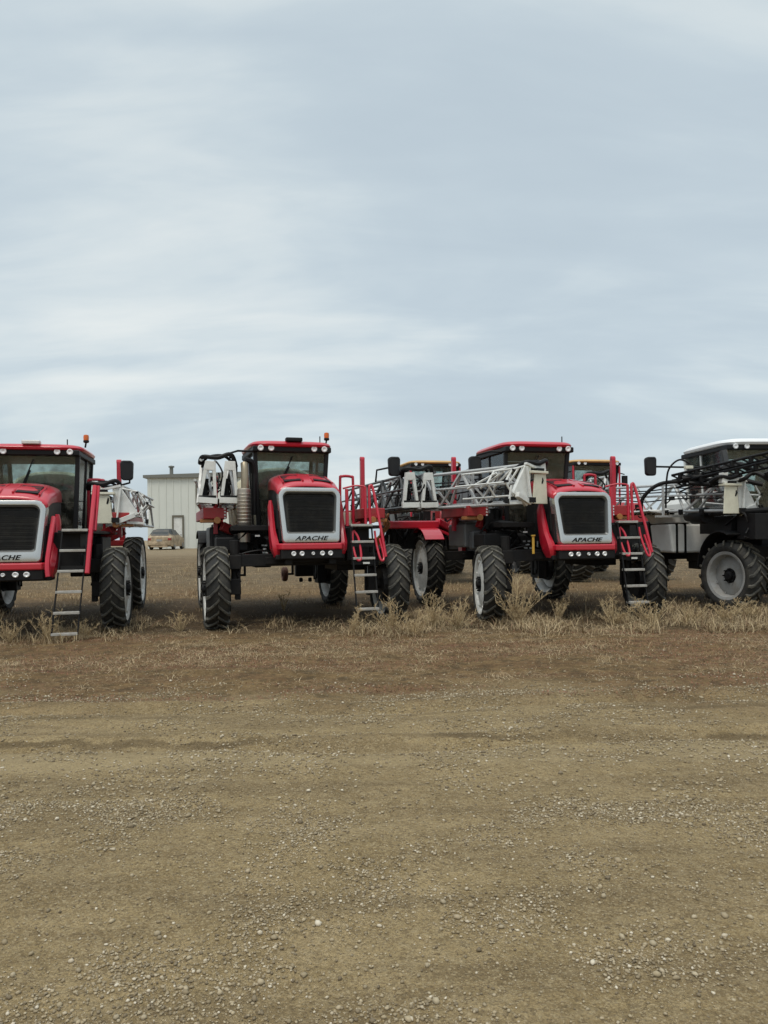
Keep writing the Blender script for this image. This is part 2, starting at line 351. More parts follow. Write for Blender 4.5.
grav = mixrgb(t, mrange(t, nM, 0.35, 0.65), (0.351, 0.253, 0.121), (0.473, 0.349, 0.179))
grav = mixrgb(t, mrange(t, nStreak, 0.42, 0.62, 0, 0.7), grav, (0.236, 0.168, 0.084))
grav = mixrgb(t, mrange(t, nS, 0.45, 0.75, 0, 0.5), grav, (0.537, 0.413, 0.228))
grav = mixrgb(t, mrange(t, nF, 0.50, 0.68, 0, 0.75), grav, (0.153, 0.112, 0.065))
grav = mixrgb(t, mrange(t, vc1, 0.0, 0.30, 0.45, 0, False), grav, (0.128, 0.090, 0.047))
grav = mixrgb(t, mrange(t, vc2, 0.70, 1.0, 0, 0.55, False), grav, (0.587, 0.468, 0.291))
grav = mixrgb(t, mrange(t, vc2, 0.0, 0.35, 0.5, 0, False), grav, (0.166, 0.119, 0.065))
grav = mixrgb(t, mrange(t, vc3, 0.75, 1.0, 0, 0.25, False), grav, (0.511, 0.401, 0.235))
rid = m_(t, 'ADD', m_(t, 'ADD', sp.outputs[1], m_(t, 'MULTIPLY', sp.outputs[0], -0.04)), m_(t, 'MULTIPLY', m_(t, 'SUBTRACT', nM, 0.5), 0.35))
def band(c, wd, amt): return m_(t, 'MULTIPLY', m_(t, 'SUBTRACT', 1.0, mrange(t, m_(t, 'ABSOLUTE', m_(t, 'SUBTRACT', rid, c)), wd * .4, wd)), m_(t, 'MULTIPLY', mrange(t, nL, 0.35, 0.6), amt))
grav = mixrgb(t, band(6.25, 0.07, 0.6), grav, (0.109, 0.075, 0.040))
grav = mixrgb(t, band(7.15, 0.09, 0.5), grav, (0.140, 0.101, 0.054))
grav = mixrgb(t, band(5.75, 0.35, 0.5), grav, (0.511, 0.395, 0.224))
soil = mixrgb(t, mrange(t, nM, 0.35, 0.65), (0.169, 0.105, 0.045), (0.294, 0.191, 0.087))
soil = mixrgb(t, mrange(t, nStreak, 0.45, 0.6, 0, 0.6), soil, (0.187, 0.101, 0.051))
soil = mixrgb(t, mrange(t, vc1, 0.65, 1.0, 0, 0.4, False), soil, (0.374, 0.256, 0.125))
soil = mixrgb(t, mrange(t, vc3, 0.0, 0.4, 0.5, 0, False), soil, (0.087, 0.055, 0.028))
soil = mixrgb(t, mrange(t, nS, 0.5, 0.72, 0, 0.6), soil, (0.374, 0.263, 0.131))
soil = mixrgb(t, mrange(t, tnoise(t, 3.6, 5, 0.65, g), 0.50, 0.62, 0, 0.65), soil, (0.098, 0.068, 0.035))
soil = mixrgb(t, mrange(t, nF, 0.52, 0.68, 0, 0.65), soil, (0.075, 0.050, 0.028))
yy = m_(t, 'ADD', sp.outputs[1], m_(t, 'MULTIPLY', m_(t, 'SUBTRACT', nL, 0.5), 4.5))
yy = m_(t, 'ADD', yy, m_(t, 'MULTIPLY', m_(t, 'SUBTRACT', nM, 0.5), 2.0))
fs_ = mrange(t, yy, 7.0, 9.0)
col = mixrgb(t, fs_, grav, soil)
under_shade = m_(t, 'MULTIPLY', mrange(t, sp.outputs[1], 12.6, 13.8), m_(t, 'SUBTRACT', 1.0, mrange(t, sp.outputs[1], 20, 24)))  # shade under the machines painted into the dark trampled soil colour
col = mixrgb(t, m_(t, 'MULTIPLY', under_shade, 0.85), col, mixrgb(t, mrange(t, nS, 0.4, 0.65), (0.058, 0.039, 0.021), (0.115, 0.078, 0.043)))
far = mixrgb(t, mrange(t, nM, 0.4, 0.6), (0.240, 0.170, 0.094), (0.163, 0.111, 0.062))
far = mixrgb(t, mrange(t, nStreak, 0.42, 0.60, 0, 0.75), far, (0.105, 0.076, 0.044))
far = mixrgb(t, mrange(t, nS, 0.42, 0.66, 0, 0.5), far, (0.30, 0.235, 0.14))
col = mixrgb(t, mrange(t, sp.outputs[1], 22, 30), col, far)
col = mixrgb(t, mrange(t, sp.outputs[1], 42, 50), col, (0.288, 0.223, 0.139))
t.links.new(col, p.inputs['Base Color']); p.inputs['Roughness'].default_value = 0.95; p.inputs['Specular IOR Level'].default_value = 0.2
bs = m_(t, 'ADD', m_(t, 'MULTIPLY', nS, 0.9), m_(t, 'ADD', m_(t, 'MULTIPLY', nF, 0.6), m_(t, 'ADD', m_(t, 'MULTIPLY', vc1, 0.30), m_(t, 'MULTIPLY', vc2, 0.14))))
b = nn(t, 'ShaderNodeBump'); b.inputs['Strength'].default_value = 1.0; b.inputs['Distance'].default_value = 0.045; t.links.new(bs, b.inputs['Height']); t.links.new(b.outputs[0], p.inputs['Normal'])
M['ground'] = m
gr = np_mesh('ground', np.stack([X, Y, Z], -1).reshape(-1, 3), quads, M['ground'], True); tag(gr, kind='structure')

# ------------------------------------------------------------------ gravel
def ico():
    p = (1 + 5 ** .5) / 2
    v = np.array([(-1, p, 0), (1, p, 0), (-1, -p, 0), (1, -p, 0), (0, -1, p), (0, 1, p), (0, -1, -p), (0, 1, -p), (p, 0, -1), (p, 0, 1), (-p, 0, -1), (-p, 0, 1)], float)
    v /= np.linalg.norm(v[0])
    f = np.array([(0, 11, 5), (0, 5, 1), (0, 1, 7), (0, 7, 10), (0, 10, 11), (1, 5, 9), (5, 11, 4), (11, 10, 2), (10, 7, 6), (7, 1, 8), (3, 9, 4), (3, 4, 2), (3, 2, 6), (3, 6, 8), (3, 8, 9), (4, 9, 5), (2, 4, 11), (6, 2, 10), (8, 6, 7), (9, 8, 1)])
    return v, f
iv, if_ = ico()
def pebbles(n, xlo, xhi, ylo, yhi, smin, smax, pw, dens_fn):
    k = n * 4; x = rng.uniform(xlo, xhi, k); y = rng.uniform(ylo, yhi, k)
    keep = rng.random(k) < dens_fn(x, y); x = x[keep][:n]; y = y[keep][:n]; k = len(x)
    s = smin + (smax - smin) * rng.random(k) ** pw
    base = iv[None] * rng.uniform(.72, 1.2, (k, 12, 1))
    sc = np.stack([rng.uniform(.8, 1.35, k), rng.uniform(.7, 1.1, k), rng.uniform(.5, .85, k)], -1)
    base = base * sc[:, None] * s[:, None, None]
    a = rng.uniform(0, 6.283, k); ca, sa = np.cos(a)[:, None], np.sin(a)[:, None]
    vx = base[..., 0] * ca - base[..., 1] * sa; vy = base[..., 0] * sa + base[..., 1] * ca
    z = gh(x, y) + s * .42
    V = np.stack([vx + x[:, None], vy + y[:, None], base[..., 2] + z[:, None]], -1).reshape(-1, 3)
    Fc = (if_[None] + (np.arange(k) * 12)[:, None, None]).reshape(-1, 3); return V, Fc
def dfn(x, y): 
    c = fbm(x * 2.0 + 50, y * 2.4, 4); st = fbm(x * .25, y * 1.2 + 9, 2)
    return np.clip((c * .75 + st * .15 + .1 * .5 - .44) * 4 + .22, .09, 1)
parts = [pebbles(36000, -3.4, 3.4, 2.1, 4.8, .0025, .009, 2.0, dfn),
         pebbles(22000, -5.2, 5.2, 4.4, 8.3, .0035, .012, 2.0, dfn),
         pebbles(5500, -7, 7, 2.0, 8.8, .007, .016, 2.0, dfn),
         pebbles(500, -6, 6, 2.2, 9.5, .011, .019, 2.0, dfn),
         pebbles(5000, -9, 9, 8, 13, .004, .012, 3, lambda x, y: dfn(x, y) * .5)]
V = []; Fa = []; k = 0
for v, f in parts: V.append(v); Fa.append(f + k); k += len(v)
gv = np_mesh('gravel', np.concatenate(V), np.concatenate(Fa), M['pebble']); tag(gv, kind='stuff')
gv['label'] = 'loose tan and grey gravel stones strewn over the dirt yard'; gv['category'] = 'gravel'

# ------------------------------------------------------------------ grass
def blades(x, y, h, wd, lean, segs=3):
    """curved blades, returned as quads (the tip quad is nearly closed)"""
    k = len(x); a = rng.uniform(0, 6.283, k); z0 = gh(x, y) - .01
    dx, dy = np.cos(a), np.sin(a); px, py = -dy, dx; vs = []
    for i in range(segs + 1):
        u = i / segs; off = lean * h * u ** 1.7; zz_ = h * (u - .35 * lean * u * u); ww = wd * (1 - u) ** .7 * .5 + wd * .06
        cx = x + dx * off; cy = y + dy * off
        vs.append(np.stack([cx - px * ww, cy - py * ww, z0 + zz_], -1)); vs.append(np.stack([cx + px * ww, cy + py * ww, z0 + zz_], -1))
    V = np.stack(vs, 1).reshape(-1, 3); n = 2 * (segs + 1)
    q = np.array([(2 * i, 2 * i + 1, 2 * i + 3, 2 * i + 2) for i in range(segs)])
    return V, (q[None] + (np.arange(k) * n)[:, None, None]).reshape(-1, 4)
def scatter(n, xlo, xhi, ylo, yhi, fn):
    k = n * 5; x = rng.uniform(xlo, xhi, k); y = rng.uniform(ylo, yhi, k); q = rng.random(k) < fn(x, y); return x[q][:n], y[q][:n]
def tufts(n, per, spread, fn, xlo, xhi, ylo, yhi):
    cx, cy = scatter(n, xlo, xhi, ylo, yhi, fn); k = len(cx)
    x = np.repeat(cx, per) + rng.normal(0, spread, k * per); y = np.repeat(cy, per) + rng.normal(0, spread, k * per)
    return x, y, np.repeat(rng.uniform(.5, 1.15, k), per)
def join(parts):
    V = []; Fa = []; k = 0
    for v, f in parts: V.append(v); Fa.append(f + k); k += len(v)
    return np.concatenate(V), np.concatenate(Fa)
# short matted litter between road and machines
def lfn(x, y): return np.clip((fbm(x * .8 + 3, y * 1.3, 3) - .36) * 3.2, .04, 1) * (.12 + .88 * sst(7.4, 10.2, y + (fbm(x * .4, y * .4 + 8, 2) - .5) * 3))
P = []
x, y = scatter(95000, -11, 13, 7.2, 15.5, lambda x, y: np.clip(lfn(x, y) * 1.3, 0, 1) * (1 - .55 * sst(13.2, 14.5, y))); k = len(x); P.append(blades(x, y, rng.uniform(.012, .045, k), rng.uniform(.003, .008, k), rng.uniform(1.5, 4.5, k), 2))
x, y = scatter(22000, -22, 20, 15, 40, lambda x, y: lfn(x, y) * (.25 + .75 * sst(19, 23, y))); k = len(x); P.append(blades(x, y, rng.uniform(.04, .14, k), rng.uniform(.006, .012, k), rng.uniform(.6, 1.8, k), 2))
lit = np_mesh('ground_litter', *join(P), M['litter']); tag(lit, 'short matted dead grass and reddish weeds beside the gravel', 'dead grass', kind='stuff')
P = []
# medium tufts
x, y, q = tufts(2600, 16, .08, lambda x, y: np.clip((fbm(x * .9 + 30, y * 1.2, 3) - .45) * 5, .03, 1) * sst(8.0, 11.0, y) * (1 - .7 * sst(13.6, 14.6, y)), -11, 14, 8.5, 16); k = len(x)
P.append(blades(x, y, rng.uniform(.03, .10, k) * q, rng.uniform(.003, .008, k), rng.uniform(.6, 2.8, k)))
# flattened pale tufts scattered over the verge
x, y, q = tufts(2200, 24, .13, lambda x, y: np.clip((fbm(x * .9 + 80, y * 1.3, 3) - .44) * 5, .03, 1) * sst(7.6, 9.2, y + (fbm(x * .5, y * .3 + 2, 2) - .5) * 2.5), -11, 13, 7.6, 14); k = len(x)
P.append(blades(x, y, rng.uniform(.02, .055, k) * q, rng.uniform(.003, .007, k), rng.uniform(1.2, 4.0, k)))
x, y, q = tufts(300, 46, .10, lambda x, y: np.clip((fbm(x * .7 + 11, y * 1.0 + 5, 3) - .46) * 6, .05, 1) * sst(8.0, 9.6, y), -11, 13, 8.0, 13.6); k = len(x)
P.append(blades(x, y, rng.uniform(.04, .13, k) * q, rng.uniform(.003, .0075, k), rng.uniform(.5, 3.0, k)))
# tall stand in front of and between the machines
def tall(x, y):
    b = np.exp(-((x - .55) / 1.0) ** 2) + .95 * np.exp(-((x - 5.6) / 1.7) ** 2) + .35 * np.exp(-((x - 2.6) / .9) ** 2) + .5 * np.exp(-((x + 5.6) / .9) ** 2) + .6 * sst(6, 8, x)
    return np.clip(b, 0.05, 1) * np.clip((fbm(x * 1.3, y * 1.3 + 60, 2) - .36) * 4.5, .04, 1)
x, y, q = tufts(760, 34, .13, lambda x, y: tall(x, y) * sst(12.3, 13.1, y) * (1 - .9 * sst(14.6, 16.5, y)), -9, 13, 12.2, 17); k = len(x)
P.append(blades(x, y, rng.uniform(.08, .36, k) * q, rng.uniform(.005, .012, k), rng.uniform(.2, 2.0, k)))
x, y, q = tufts(900, 14, .12, lambda x, y: np.clip((fbm(x * .4, y * .4, 2) - .4) * 3, 0, 1), -25, 22, 17, 42); k = len(x)
P.append(blades(x, y, rng.uniform(.08, .28, k) * q, rng.uniform(.006, .012, k), rng.uniform(.2, 1.0, k), 2))
gs = np_mesh('dry_grass', *join(P), M['grass']); tag(gs, 'tall straw coloured dry grass tufts growing around the machine wheels', 'grass', kind='stuff')

x, y = scatter(60000, -10, 12, 7.8, 13.2, lambda x, y: np.clip((fbm(x * .45 + 21, y * 1.3 + 4, 3) - .47) * 7, 0, 1)); k = len(x)
rg = np_mesh('red_ground_cover', *blades(x, y, rng.uniform(.015, .05, k), rng.uniform(.005, .012, k), rng.uniform(.5, 2.5, k), 2), island_mat('reddish_weed', [(0.13, 0.055, 0.032), (0.24, 0.105, 0.058), (0.30, 0.15, 0.085), (0.17, 0.075, 0.045)], 0.9)); tag(rg, 'low rust red weeds spreading over the verge before the machines', 'weeds', kind='stuff')

# dry weeds (tumbleweed like bushes): each one a thing
def weed(x, y, h, spread, n, label, lean=(0, 0)):
    n = int(n * 1.15); mb = MB(); z = float(gh(x, y)) - .02
    for i in range(n):
        a = random.uniform(0, 6.283); tilt = random.uniform(.1, 1.5) * spread; L_ = h * random.uniform(.35, 1.1)
        p = [Vector((0, 0, 0))]; d = Vector((math.cos(a) * tilt + lean[0], math.sin(a) * tilt + lean[1], 1)).normalized()
        for s in range(4):
            d = (d + Vector((random.gauss(0, .14), random.gauss(0, .14), random.gauss(.02, .08)))).normalized(); p.append(p[-1] + d * L_ / 4)
        mb.tube(p, [.0058, .005, .0042, .0032, .002], 3, False)
        for s in (1, 2, 3, 4):
            for b_ in range(random.randint(2, 4)):
                q = p[s] if s == 4 else p[s].lerp(p[s + 1] if s < 4 else p[s], random.random())
                dd = (d * .5 + Vector((random.gauss(0, .6), random.gauss(0, .6), random.uniform(.0, .8)))).normalized(); l2 = L_ * random.uniform(.08, .24)
                e = q + dd * l2; mb.tube([q, (q + e) / 2 + Vector((0, 0, l2 * .1)), e], [.0034, .0028, .002], 3, False)
                for c_ in range(2):
                    d3 = (dd + Vector((random.gauss(0, .7), random.gauss(0, .7), random.gauss(.3, .4)))).normalized()
                    q3 = q.lerp(e, random.uniform(.3, 1)); mb.tube([q3, q3 + d3 * l2 * .45], [.0028, .0018], 3, False)
    o = mb.build('dry_weed', M['twig'], None, loc=(x, y, z)); return tag(o, label, 'weed', 'dry weeds standing among the machines')
weed(-5.85, 12.9, .55, .7, 26, 'dry branching weed tangled in the ladder of the leftmost sprayer')
weed(-5.35, 13.2, .34, .8, 18, 'low dry weed between the leftmost sprayer\'s ladder and its front tyre')
weed(-3.75, 13.6, .36, .8, 18, 'small dry weed on the outer side of the dusty head-on front tyre')
weed(.12, 13.1, .58, .55, 26, 'tall pale weed in front of the tyre just right of the middle sprayer\'s ladder')
weed(-.6, 13.1, .48, .5, 14, 'thin leaning weed just left of the middle sprayer\'s ladder', (.25, 0))
weed(.9, 13.9, .6, .7, 26, 'bushy dry weed between the middle and right red sprayers')
weed(2.50, 14.0, .85, .62, 34, 'tallest dry weed, upright beside the white rimmed front tyre of the right red sprayer')
weed(4.3, 13.9, .55, .95, 30, 'wide sprawling weed under the grille of the right red sprayer', (-.15, 0))
weed(5.0, 13.8, .58, .8, 28, 'bushy weed around the foot of the right red sprayer\'s ladder')
weed(5.9, 14.3, .50, .8, 24, 'dry weed between the right ladder and the white sprayer')
weed(7.4, 15.0, .42, .8, 24, 'low dry weed before the grey rimmed wheel of the white sprayer')
weed(-6.6, 13.0, .42, .8, 22, 'dry weed under the bumper left of the leftmost ladder')
weed(1.35, 13.6, .5, .85, 26, 'spreading dry weed in front of the raised rear wheel of the right red sprayer')
weed(.5, 12.7, .42, .9, 24, 'low wide weed between the middle ladder and the open boom frames')
weed(3.4, 14.6, .45, .6, 18, 'thin dry weed leaning by the right red sprayer\'s front tyre', (.3, 0))
weed(6.6, 14.4, .46, .9, 26, 'tangled dry weed in the gap before the white side tank')
weed(8.0, 14.7, .36, .9, 22, 'rightmost low dry weed at the edge of the photo')
weed(-2.4, 17.6, .45, .5, 12, 'small dark weed alone on bare ground beneath the middle sprayer')

# ------------------------------------------------------------------ wheels
def tyre_mesh(D, W, lugs=20, name='tyre', rr=.745):
    r = D / 2; lh = .038; rc = r - lh; rb = r * rr
    def crown(x): return rc - .018 * (abs(x) / (W / 2)) ** 2.4
    prof = [(-W * .36, rb), (-W * .46, rb + .03), (-W * .53, (rb + rc) / 2 + .02), (-W * .50, rc - .075), (-W * .45, rc - .03)] + [(x * W, crown(x * W)) for x in (-.38, -.2, 0, .2, .38)] + [(W * .45, rc - .03), (W * .50, rc - .075), (W * .53, (rb + rc) / 2 + .02), (W * .46, rb + .03), (W * .36, rb)]
    mb = MB(); mb.lathe(prof, 'x', 48)
    lg = MB(); pitch = 2 * math.pi / lugs
    for side in (-1, 1):
        for i in range(lugs):
            a0 = i * pitch + (pitch / 2 if side > 0 else 0); rings = []
            for x_, da, wd in ((-.025, .0, .028), (.10, .20, .026), (.25, .42, .027), (.40, .62, .03), (.495, .72, .034), (.535, .76, .03)):
                x = side * x_ * W; a = a0 - da * pitch * 1.25; half = wd / r * .8; rt = r - .012 * (abs(x_) / .5) ** 3 if x_ < .45 else (r - .03 if x_ < .5 else r - .10)
                rb_ = rt - lh - .035 if x_ < .52 else rt - .02
                f = lambda aa, rr: (x, rr * math.sin(aa), rr * math.cos(aa))
                rings.append([Vector(f(a - half * 1.25, rb_)), Vector(f(a - half, rt)), Vector(f(a + half, rt)), Vector(f(a + half * 1.25, rb_))])
            lg.loft(rings)
    return mb.mesh(name, M['casing']), lg.mesh('tread', M['tyre'])
def rim_mesh(D, W, mat, dish, rr=.745):
    r = D / 2 * rr; mb = MB()
    # outer face at +x ; dish = how deep the disc sits below the outer lip (m)
    prof = [(-W * .46, r + .035), (-W * .40, r - .01), (-W * .1, r - .07), (W * .2, r - .06), (W * .40, r - .01), (W * .46, r + .035), (W * .475, r + .03), (W * .44, r - .03), (W * .5 - dish * .5, r - .05), (W * .5 - dish, r - .07), (W * .5 - dish + .012, r * .80), (W * .5 - dish + .05, r * .42), (W * .5 - dish + .05, r * .34), (W * .5 - dish, .02), (-W * .05, .02), (-W * .05, r - .10)]
    mb.lathe(prof, 'x', 40)
    for k in range(8):
        a = 2 * math.pi * (k + .5) / 8; q = r * .84; mb.box((W * .5 - dish + .022, q * math.cos(a), q * math.sin(a)), (.03, .045, .045), (a, 0, 0))
    return mb.mesh('rim', mat)
def hub_mesh(W, dish, s=1.0, out=.05):
    mb = MB(); b0 = W * .5 - dish + .02; mb.lathe([(-W * .5, .001), (-W * .5, .36 * s), (-W * .2, .40 * s), (0, .001)], 'x', 20)
    mb.lathe([(b0 - .15, .001), (b0 - .15, .16 * s), (b0 + .03, .15 * s), (b0 + .035, .085 * s), (b0 + .04 + out, .08 * s), (b0 + .05 + out, .06 * s), (b0 + .05 + out, .001)], 'x', 16)
    for k in range(8):
        a = k * math.pi / 4; mb.box((b0 + .06, math.cos(a) * .135 * s, math.sin(a) * .135 * s), (.05, .03, .03))
    return mb.mesh('hub', M['black'])
_wc = {}
def wheel(root, x, y, D, W, steer=0, rimmat='rim', zoff=0, dish=.12, spin=0.0, hub=1.0, rr=.745):
    key = (D, W, rimmat, dish, hub, rr)
    if key not in _wc:
        tm, lm = tyre_mesh(D, W, 20 if D < 1.7 else 23, 'tyre', rr)
        tm.shade_smooth(); rm = rim_mesh(D, W, M[rimmat], dish, rr); rm.shade_smooth()
        try: tm.set_sharp_from_angle(angle=R(50)); rm.set_sharp_from_angle(angle=R(40))
        except Exception: pass
        _wc[key] = (tm, lm, rm, hub_mesh(W, dish, hub))
    tm, lm, rm, hm = _wc[key]
    flip = 0 if x > 0 else math.pi
    wl = link('wheel', rm, root, (x, y, D / 2 - .02 + zoff), (0, 0, steer + flip))
    # tread points the same way round on both sides
    tz = 0 if not flip else math.pi
    link('tyre', tm, wl); tr = link('tread', lm, wl, (0, 0, 0), (spin if not flip else spin, 0, -tz)); link('hub', hm, wl)
    return wl

# ------------------------------------------------------------------ sprayer pieces
def rr_loop(wt, wb, z0, z1, rt, rb, y0, ytop, seg=5):
    """rounded trapezoid in the xz plane: width wt at top z1, wb at bottom z0; y leans from y0 to ytop"""
    pts = []
    cs = [(wt / 2 - rt, z1 - rt, rt, 0, 90), (-wt / 2 + rt, z1 - rt, rt, 90, 180), (-wb / 2 + rb, z0 + rb, rb, 180, 270), (wb / 2 - rb, z0 + rb, rb, 270, 360)]
    for cx, cz, r, a0, a1 in cs:
        for i in range(seg + 1):
            a = R(a0 + (a1 - a0) * i / seg); pts.append((cx + r * math.cos(a), cz + r * math.sin(a)))
    def yy(z, x): return y0 + (ytop - y0) * (z - z0) / (z1 - z0) + .05 * (x / (wt / 2)) ** 2
    return [Vector((x, yy(z, x), z)) for x, z in pts]
def lettering(text, parent, width, height, loc, rotx, mat):
    cu = bpy.data.curves.new('lettering', 'FONT'); cu.body = text; cu.extrude = .004; cu.shear = .32; cu.offset = .02; cu.align_x = 'CENTER'; cu.align_y = 'CENTER'; cu.space_character = 1.08
    o = bpy.data.objects.new('lettering_curve', cu); COL.objects.link(o); bpy.context.view_layer.update()
    me = bpy.data.meshes.new_from_object(o.evaluated_get(bpy.context.evaluated_depsgraph_get())); bpy.data.objects.remove(o)
    xs_ = [v.co.x for v in me.vertices]; ys_ = [v.co.y for v in me.vertices]
    sx = width / (max(xs_) - min(xs_)); sy = height / (max(ys_) - min(ys_)); cx = (max(xs_) + min(xs_)) / 2; cy = (max(ys_) + min(ys_)) / 2
    for v in me.vertices: v.co.x = (v.co.x - cx) * sx; v.co.y = (v.co.y - cy) * sy
    me.materials.clear(); me.materials.append(M[mat]); me.name = 'lettering'
    return link('lettering', me, parent, loc, (rotx, 0, 0))

def aframe(mb, x, y, z, wb, wt, h, d=.1, tilt=0.0, bar=.058):
    """open A shaped end frame, tilt about the y axis"""
    m3 = Matrix.Rotation(tilt, 3, 'Y'); o = Vector((x, y, z))
    def T(p): return m3 @ Vector(p) + o
    for s in (-1, 1):
        poly = [(s * wb / 2, 0), (s * (wb / 2 - bar), 0), (s * (wt / 2 - bar * .9), h * .8), (s * wt / 2, h)]
        vs = [T((px, yy, pz)) for yy in (-d / 2, d / 2) for px, pz in poly]
        mb.add(vs, [(0, 1, 2, 3), (7, 6, 5, 4), (0, 4, 5, 1), (1, 5, 6, 2), (2, 6, 7, 3), (3, 7, 4, 0)])
    for z0, z1, w0 in ((h * .78, h, wt * .97), (-.01, .11, wb * 1.04)):
        vs = [T((sx * w0 / 2, sy * (d / 2 + .003), zz_)) for sx in (-1, 1) for sy in (-1, 1) for zz_ in (z0, z1)]
        mb.add(vs, [(0, 1, 3, 2), (4, 6, 7, 5), (0, 4, 5, 1), (2, 3, 7, 6), (0, 2, 6, 4), (1, 5, 7, 3)])
def truss(mb, x, y0, y1, z0, h, wd, r=.03, bays=6, tilt=0.0, dz=0.0):
    m3 = Matrix.Rotation(tilt, 3, 'Y')
    def T(px, py, pz): v = m3 @ Vector((px, 0, pz)); return Vector((v.x + x, py, v.z + z0 + dz * (py - y0) / (y1 - y0)))
    ch = [(-wd / 2, 0), (wd / 2, 0), (wd * .12, h), (-wd * .42, h * .55)]
    for px, pz in ch[:3]: mb.tube([T(px, y0, pz), T(px, y1, pz)], r, 8)
    mb.tube([T(*((ch[3][0],) + (y0,) + (ch[3][1],))), T(ch[3][0], y1, ch[3][1])], r * .8, 8)
    n = bays
    for i in range(n):
        a = y0 + (y1 - y0) * i / n; b_ = y0 + (y1 - y0) * (i + 1) / n; mid = (a + b_) / 2
        for px, pz in ch[:2]:
            mb.bar(T(px, a, pz), T(ch[2][0], mid, h), r * 1.5, r * 1.1); mb.bar(T(ch[2][0], mid, h), T(px, b_, pz), r * 1.5, r * 1.1)
        mb.bar(T(-wd / 2, a, 0), T(wd / 2, b_, 0), r * 1.3, r)
def boom(root, loc, rot, length, style, side, mat='boomgrey', plate='white', pl=2, h=.72, dz=0.0, bays=4, shear_first=1.2):
    """folded boom: origin at its front end, running back along +y. side +1 = outer side at +x"""
    mb = MB(); truss(mb, side * .22, .05, length, .04, h, .34, .034, bays, side * .16, dz)
    if style == 'open': truss(mb, -side * .2, .05, length * .92, .02, h * .95, .30, .030, bays, 0, dz)
    for yy in (length * .33, length * .66): mb.bar((-.42, yy, .0), (.42, yy, .0), .05, .05); mb.bar((-.2, yy, .0), (-.2, yy, h), .045, .045)
    b = mb.build('boom', M[mat], root, smooth=True, loc=loc, rot=rot)
    if style == 'bare': pass
    elif style == 'open':
        for x_, tl in ((-.20, side * 0.02 + .10 * (side < 0)), (.22, .03 - .10 * (side > 0) * 0)):
            a = MB(); aframe(a, x_, 0, .02, .37, .20, h * .98, .09, -tl * side if side > 0 else tl)
            a.build('end_frame', M[plate], b, bevel=.006)
            k = MB(); k.box((x_, .01, .13), (.34, .115, .07)); k.tube([(x_, .02, h * .5), (x_ + .03, .1, h * .3), (x_ - .02, .15, .1)], .018, 6); k.tube([(x_ - .05, .12, .15), (x_ - .02, .12, h * .6)], .05, 8); k.build('bracket', M['black'], b, bevel=.005)
    else:
        # solid cream plate plus a slanted white wing
        s = side
        a = MB(); a.prism([(-.24, 0), (.19, 0), (.12, .58), (-.20, .60)] if s > 0 else [(.24, 0), (-.19, 0), (-.12, .58), (.20, .60)], 'y', -.03, .0); a.box((0 * s, .03, .62), (.46, .2, .05)); a.build('end_plate', M['cream'], b, bevel=.008)
        wv_ = MB(); q = [(.17, .74), (.33, .76), (.68, .20), (.30, -.05), (.24, .0)]
        wv_.prism([(s * u, v) for u, v in q], 'y', .02, .10)
        wv_.bar((s * .24, .0, .02), (s * .62, -.02, .17), .09, .10); wv_.bar((s * .26, -.05, .0), (s * .34, -.02, .72), .035, .05); wv_.build('end_wing', M['white'], b, bevel=.008)
        fr = MB()
        # slanted outer frame with cross tubes
        c = [(s * .30, .74), (s * .66, .66), (s * .86, .40), (s * .64, .15)]
        for y_ in (.06, .55):
            for i in range(3): fr.tube([(c[i][0], y_, c[i][1]), (c[i + 1][0], y_, c[i + 1][1])], .02, 6)
        for i in range(4): fr.tube([(c[i][0], .06, c[i][1]), (c[i][0] * .96, 1.5, c[i][1] + dz)], .022, 6)
        for k in range(4): fr.tube([(s * (.42 + .1 * k), .12 + .1 * k, .70 - .03 * k), (s * (.56 + .07 * k), .3 + .3 * k, .34)], .024, 6)
        fr.bar((s * .45, .03, .02), (s * .80, .03, .0), .05, .05); fr.bar((s * .80, .03, .0), (s * .72, .03, .34), .03, .03)
        fr.build('nozzle_frame', M['white'], b, smooth=True)
        bk = MB(); bk.box((s * .24, -.02, .07), (.15, .14, .10)); bk.tube([(s * .25, .05, .1), (s * .2, .07, .35), (s * .22, .1, .6)], .025, 6); bk.build('bracket', M['black'], b, bevel=.004)
        for c_, d_ in (((s * .85, .03, .04), (.06, .08, .09)), ((s * -.02, .0, .67), (.2, .12, .06)), ((s * .66, .05, .64), (.05, .05, .05)), ((s * .86, .05, .42), (.05, .05, .05))):
            bk = MB(); bk.box(c_, d_); bk.build('clamp', M['black'], b, bevel=.004)
        tp = MB(); tp.prism([(s * -.24, .66), (s * -.06, .66), (s * -.10, .86), (s * -.22, .88)], 'y', .0, .12); tp.bar((s * -.2, .02, .66), (s * .34, .02, .78), .07, .05); tp.build('hinge_plate', M['white'], b, bevel=.006)
    hz = MB()
    hz.curve([(-.34, .25, h * .98), (-.28, .05, h + .09), (0, .0, h + .07), (.26, .02, h + .14), (.36, .2, h * .9)], .045, 8)
    hz.curve([(-.3, .3, h * .9), (-.2, .1, h + .08), (.1, .05, h + .12), (.3, .25, h)], .028, 8)
    hz.curve([(-.1, length * .25, h * .8), (-.05, length * .1, h + .05), (.1, -.02, h * .7), (.0, .1, h * .35)], .02, 6)
    hz.build('hose', M['black'], b, smooth=True)
    hs = MB(); L2 = length * .95
    for x_, z_ in ((-.1, .34), (.12, .5), (.02, .62)):
        hs.curve([(x_, .15, z_)] + [(x_ + random.uniform(-.05, .05), .15 + (L2 - .3) * k / 6, z_ + random.uniform(-.05, .03) + dz * k / 6) for k in range(1, 7)], .017, 6, 4)
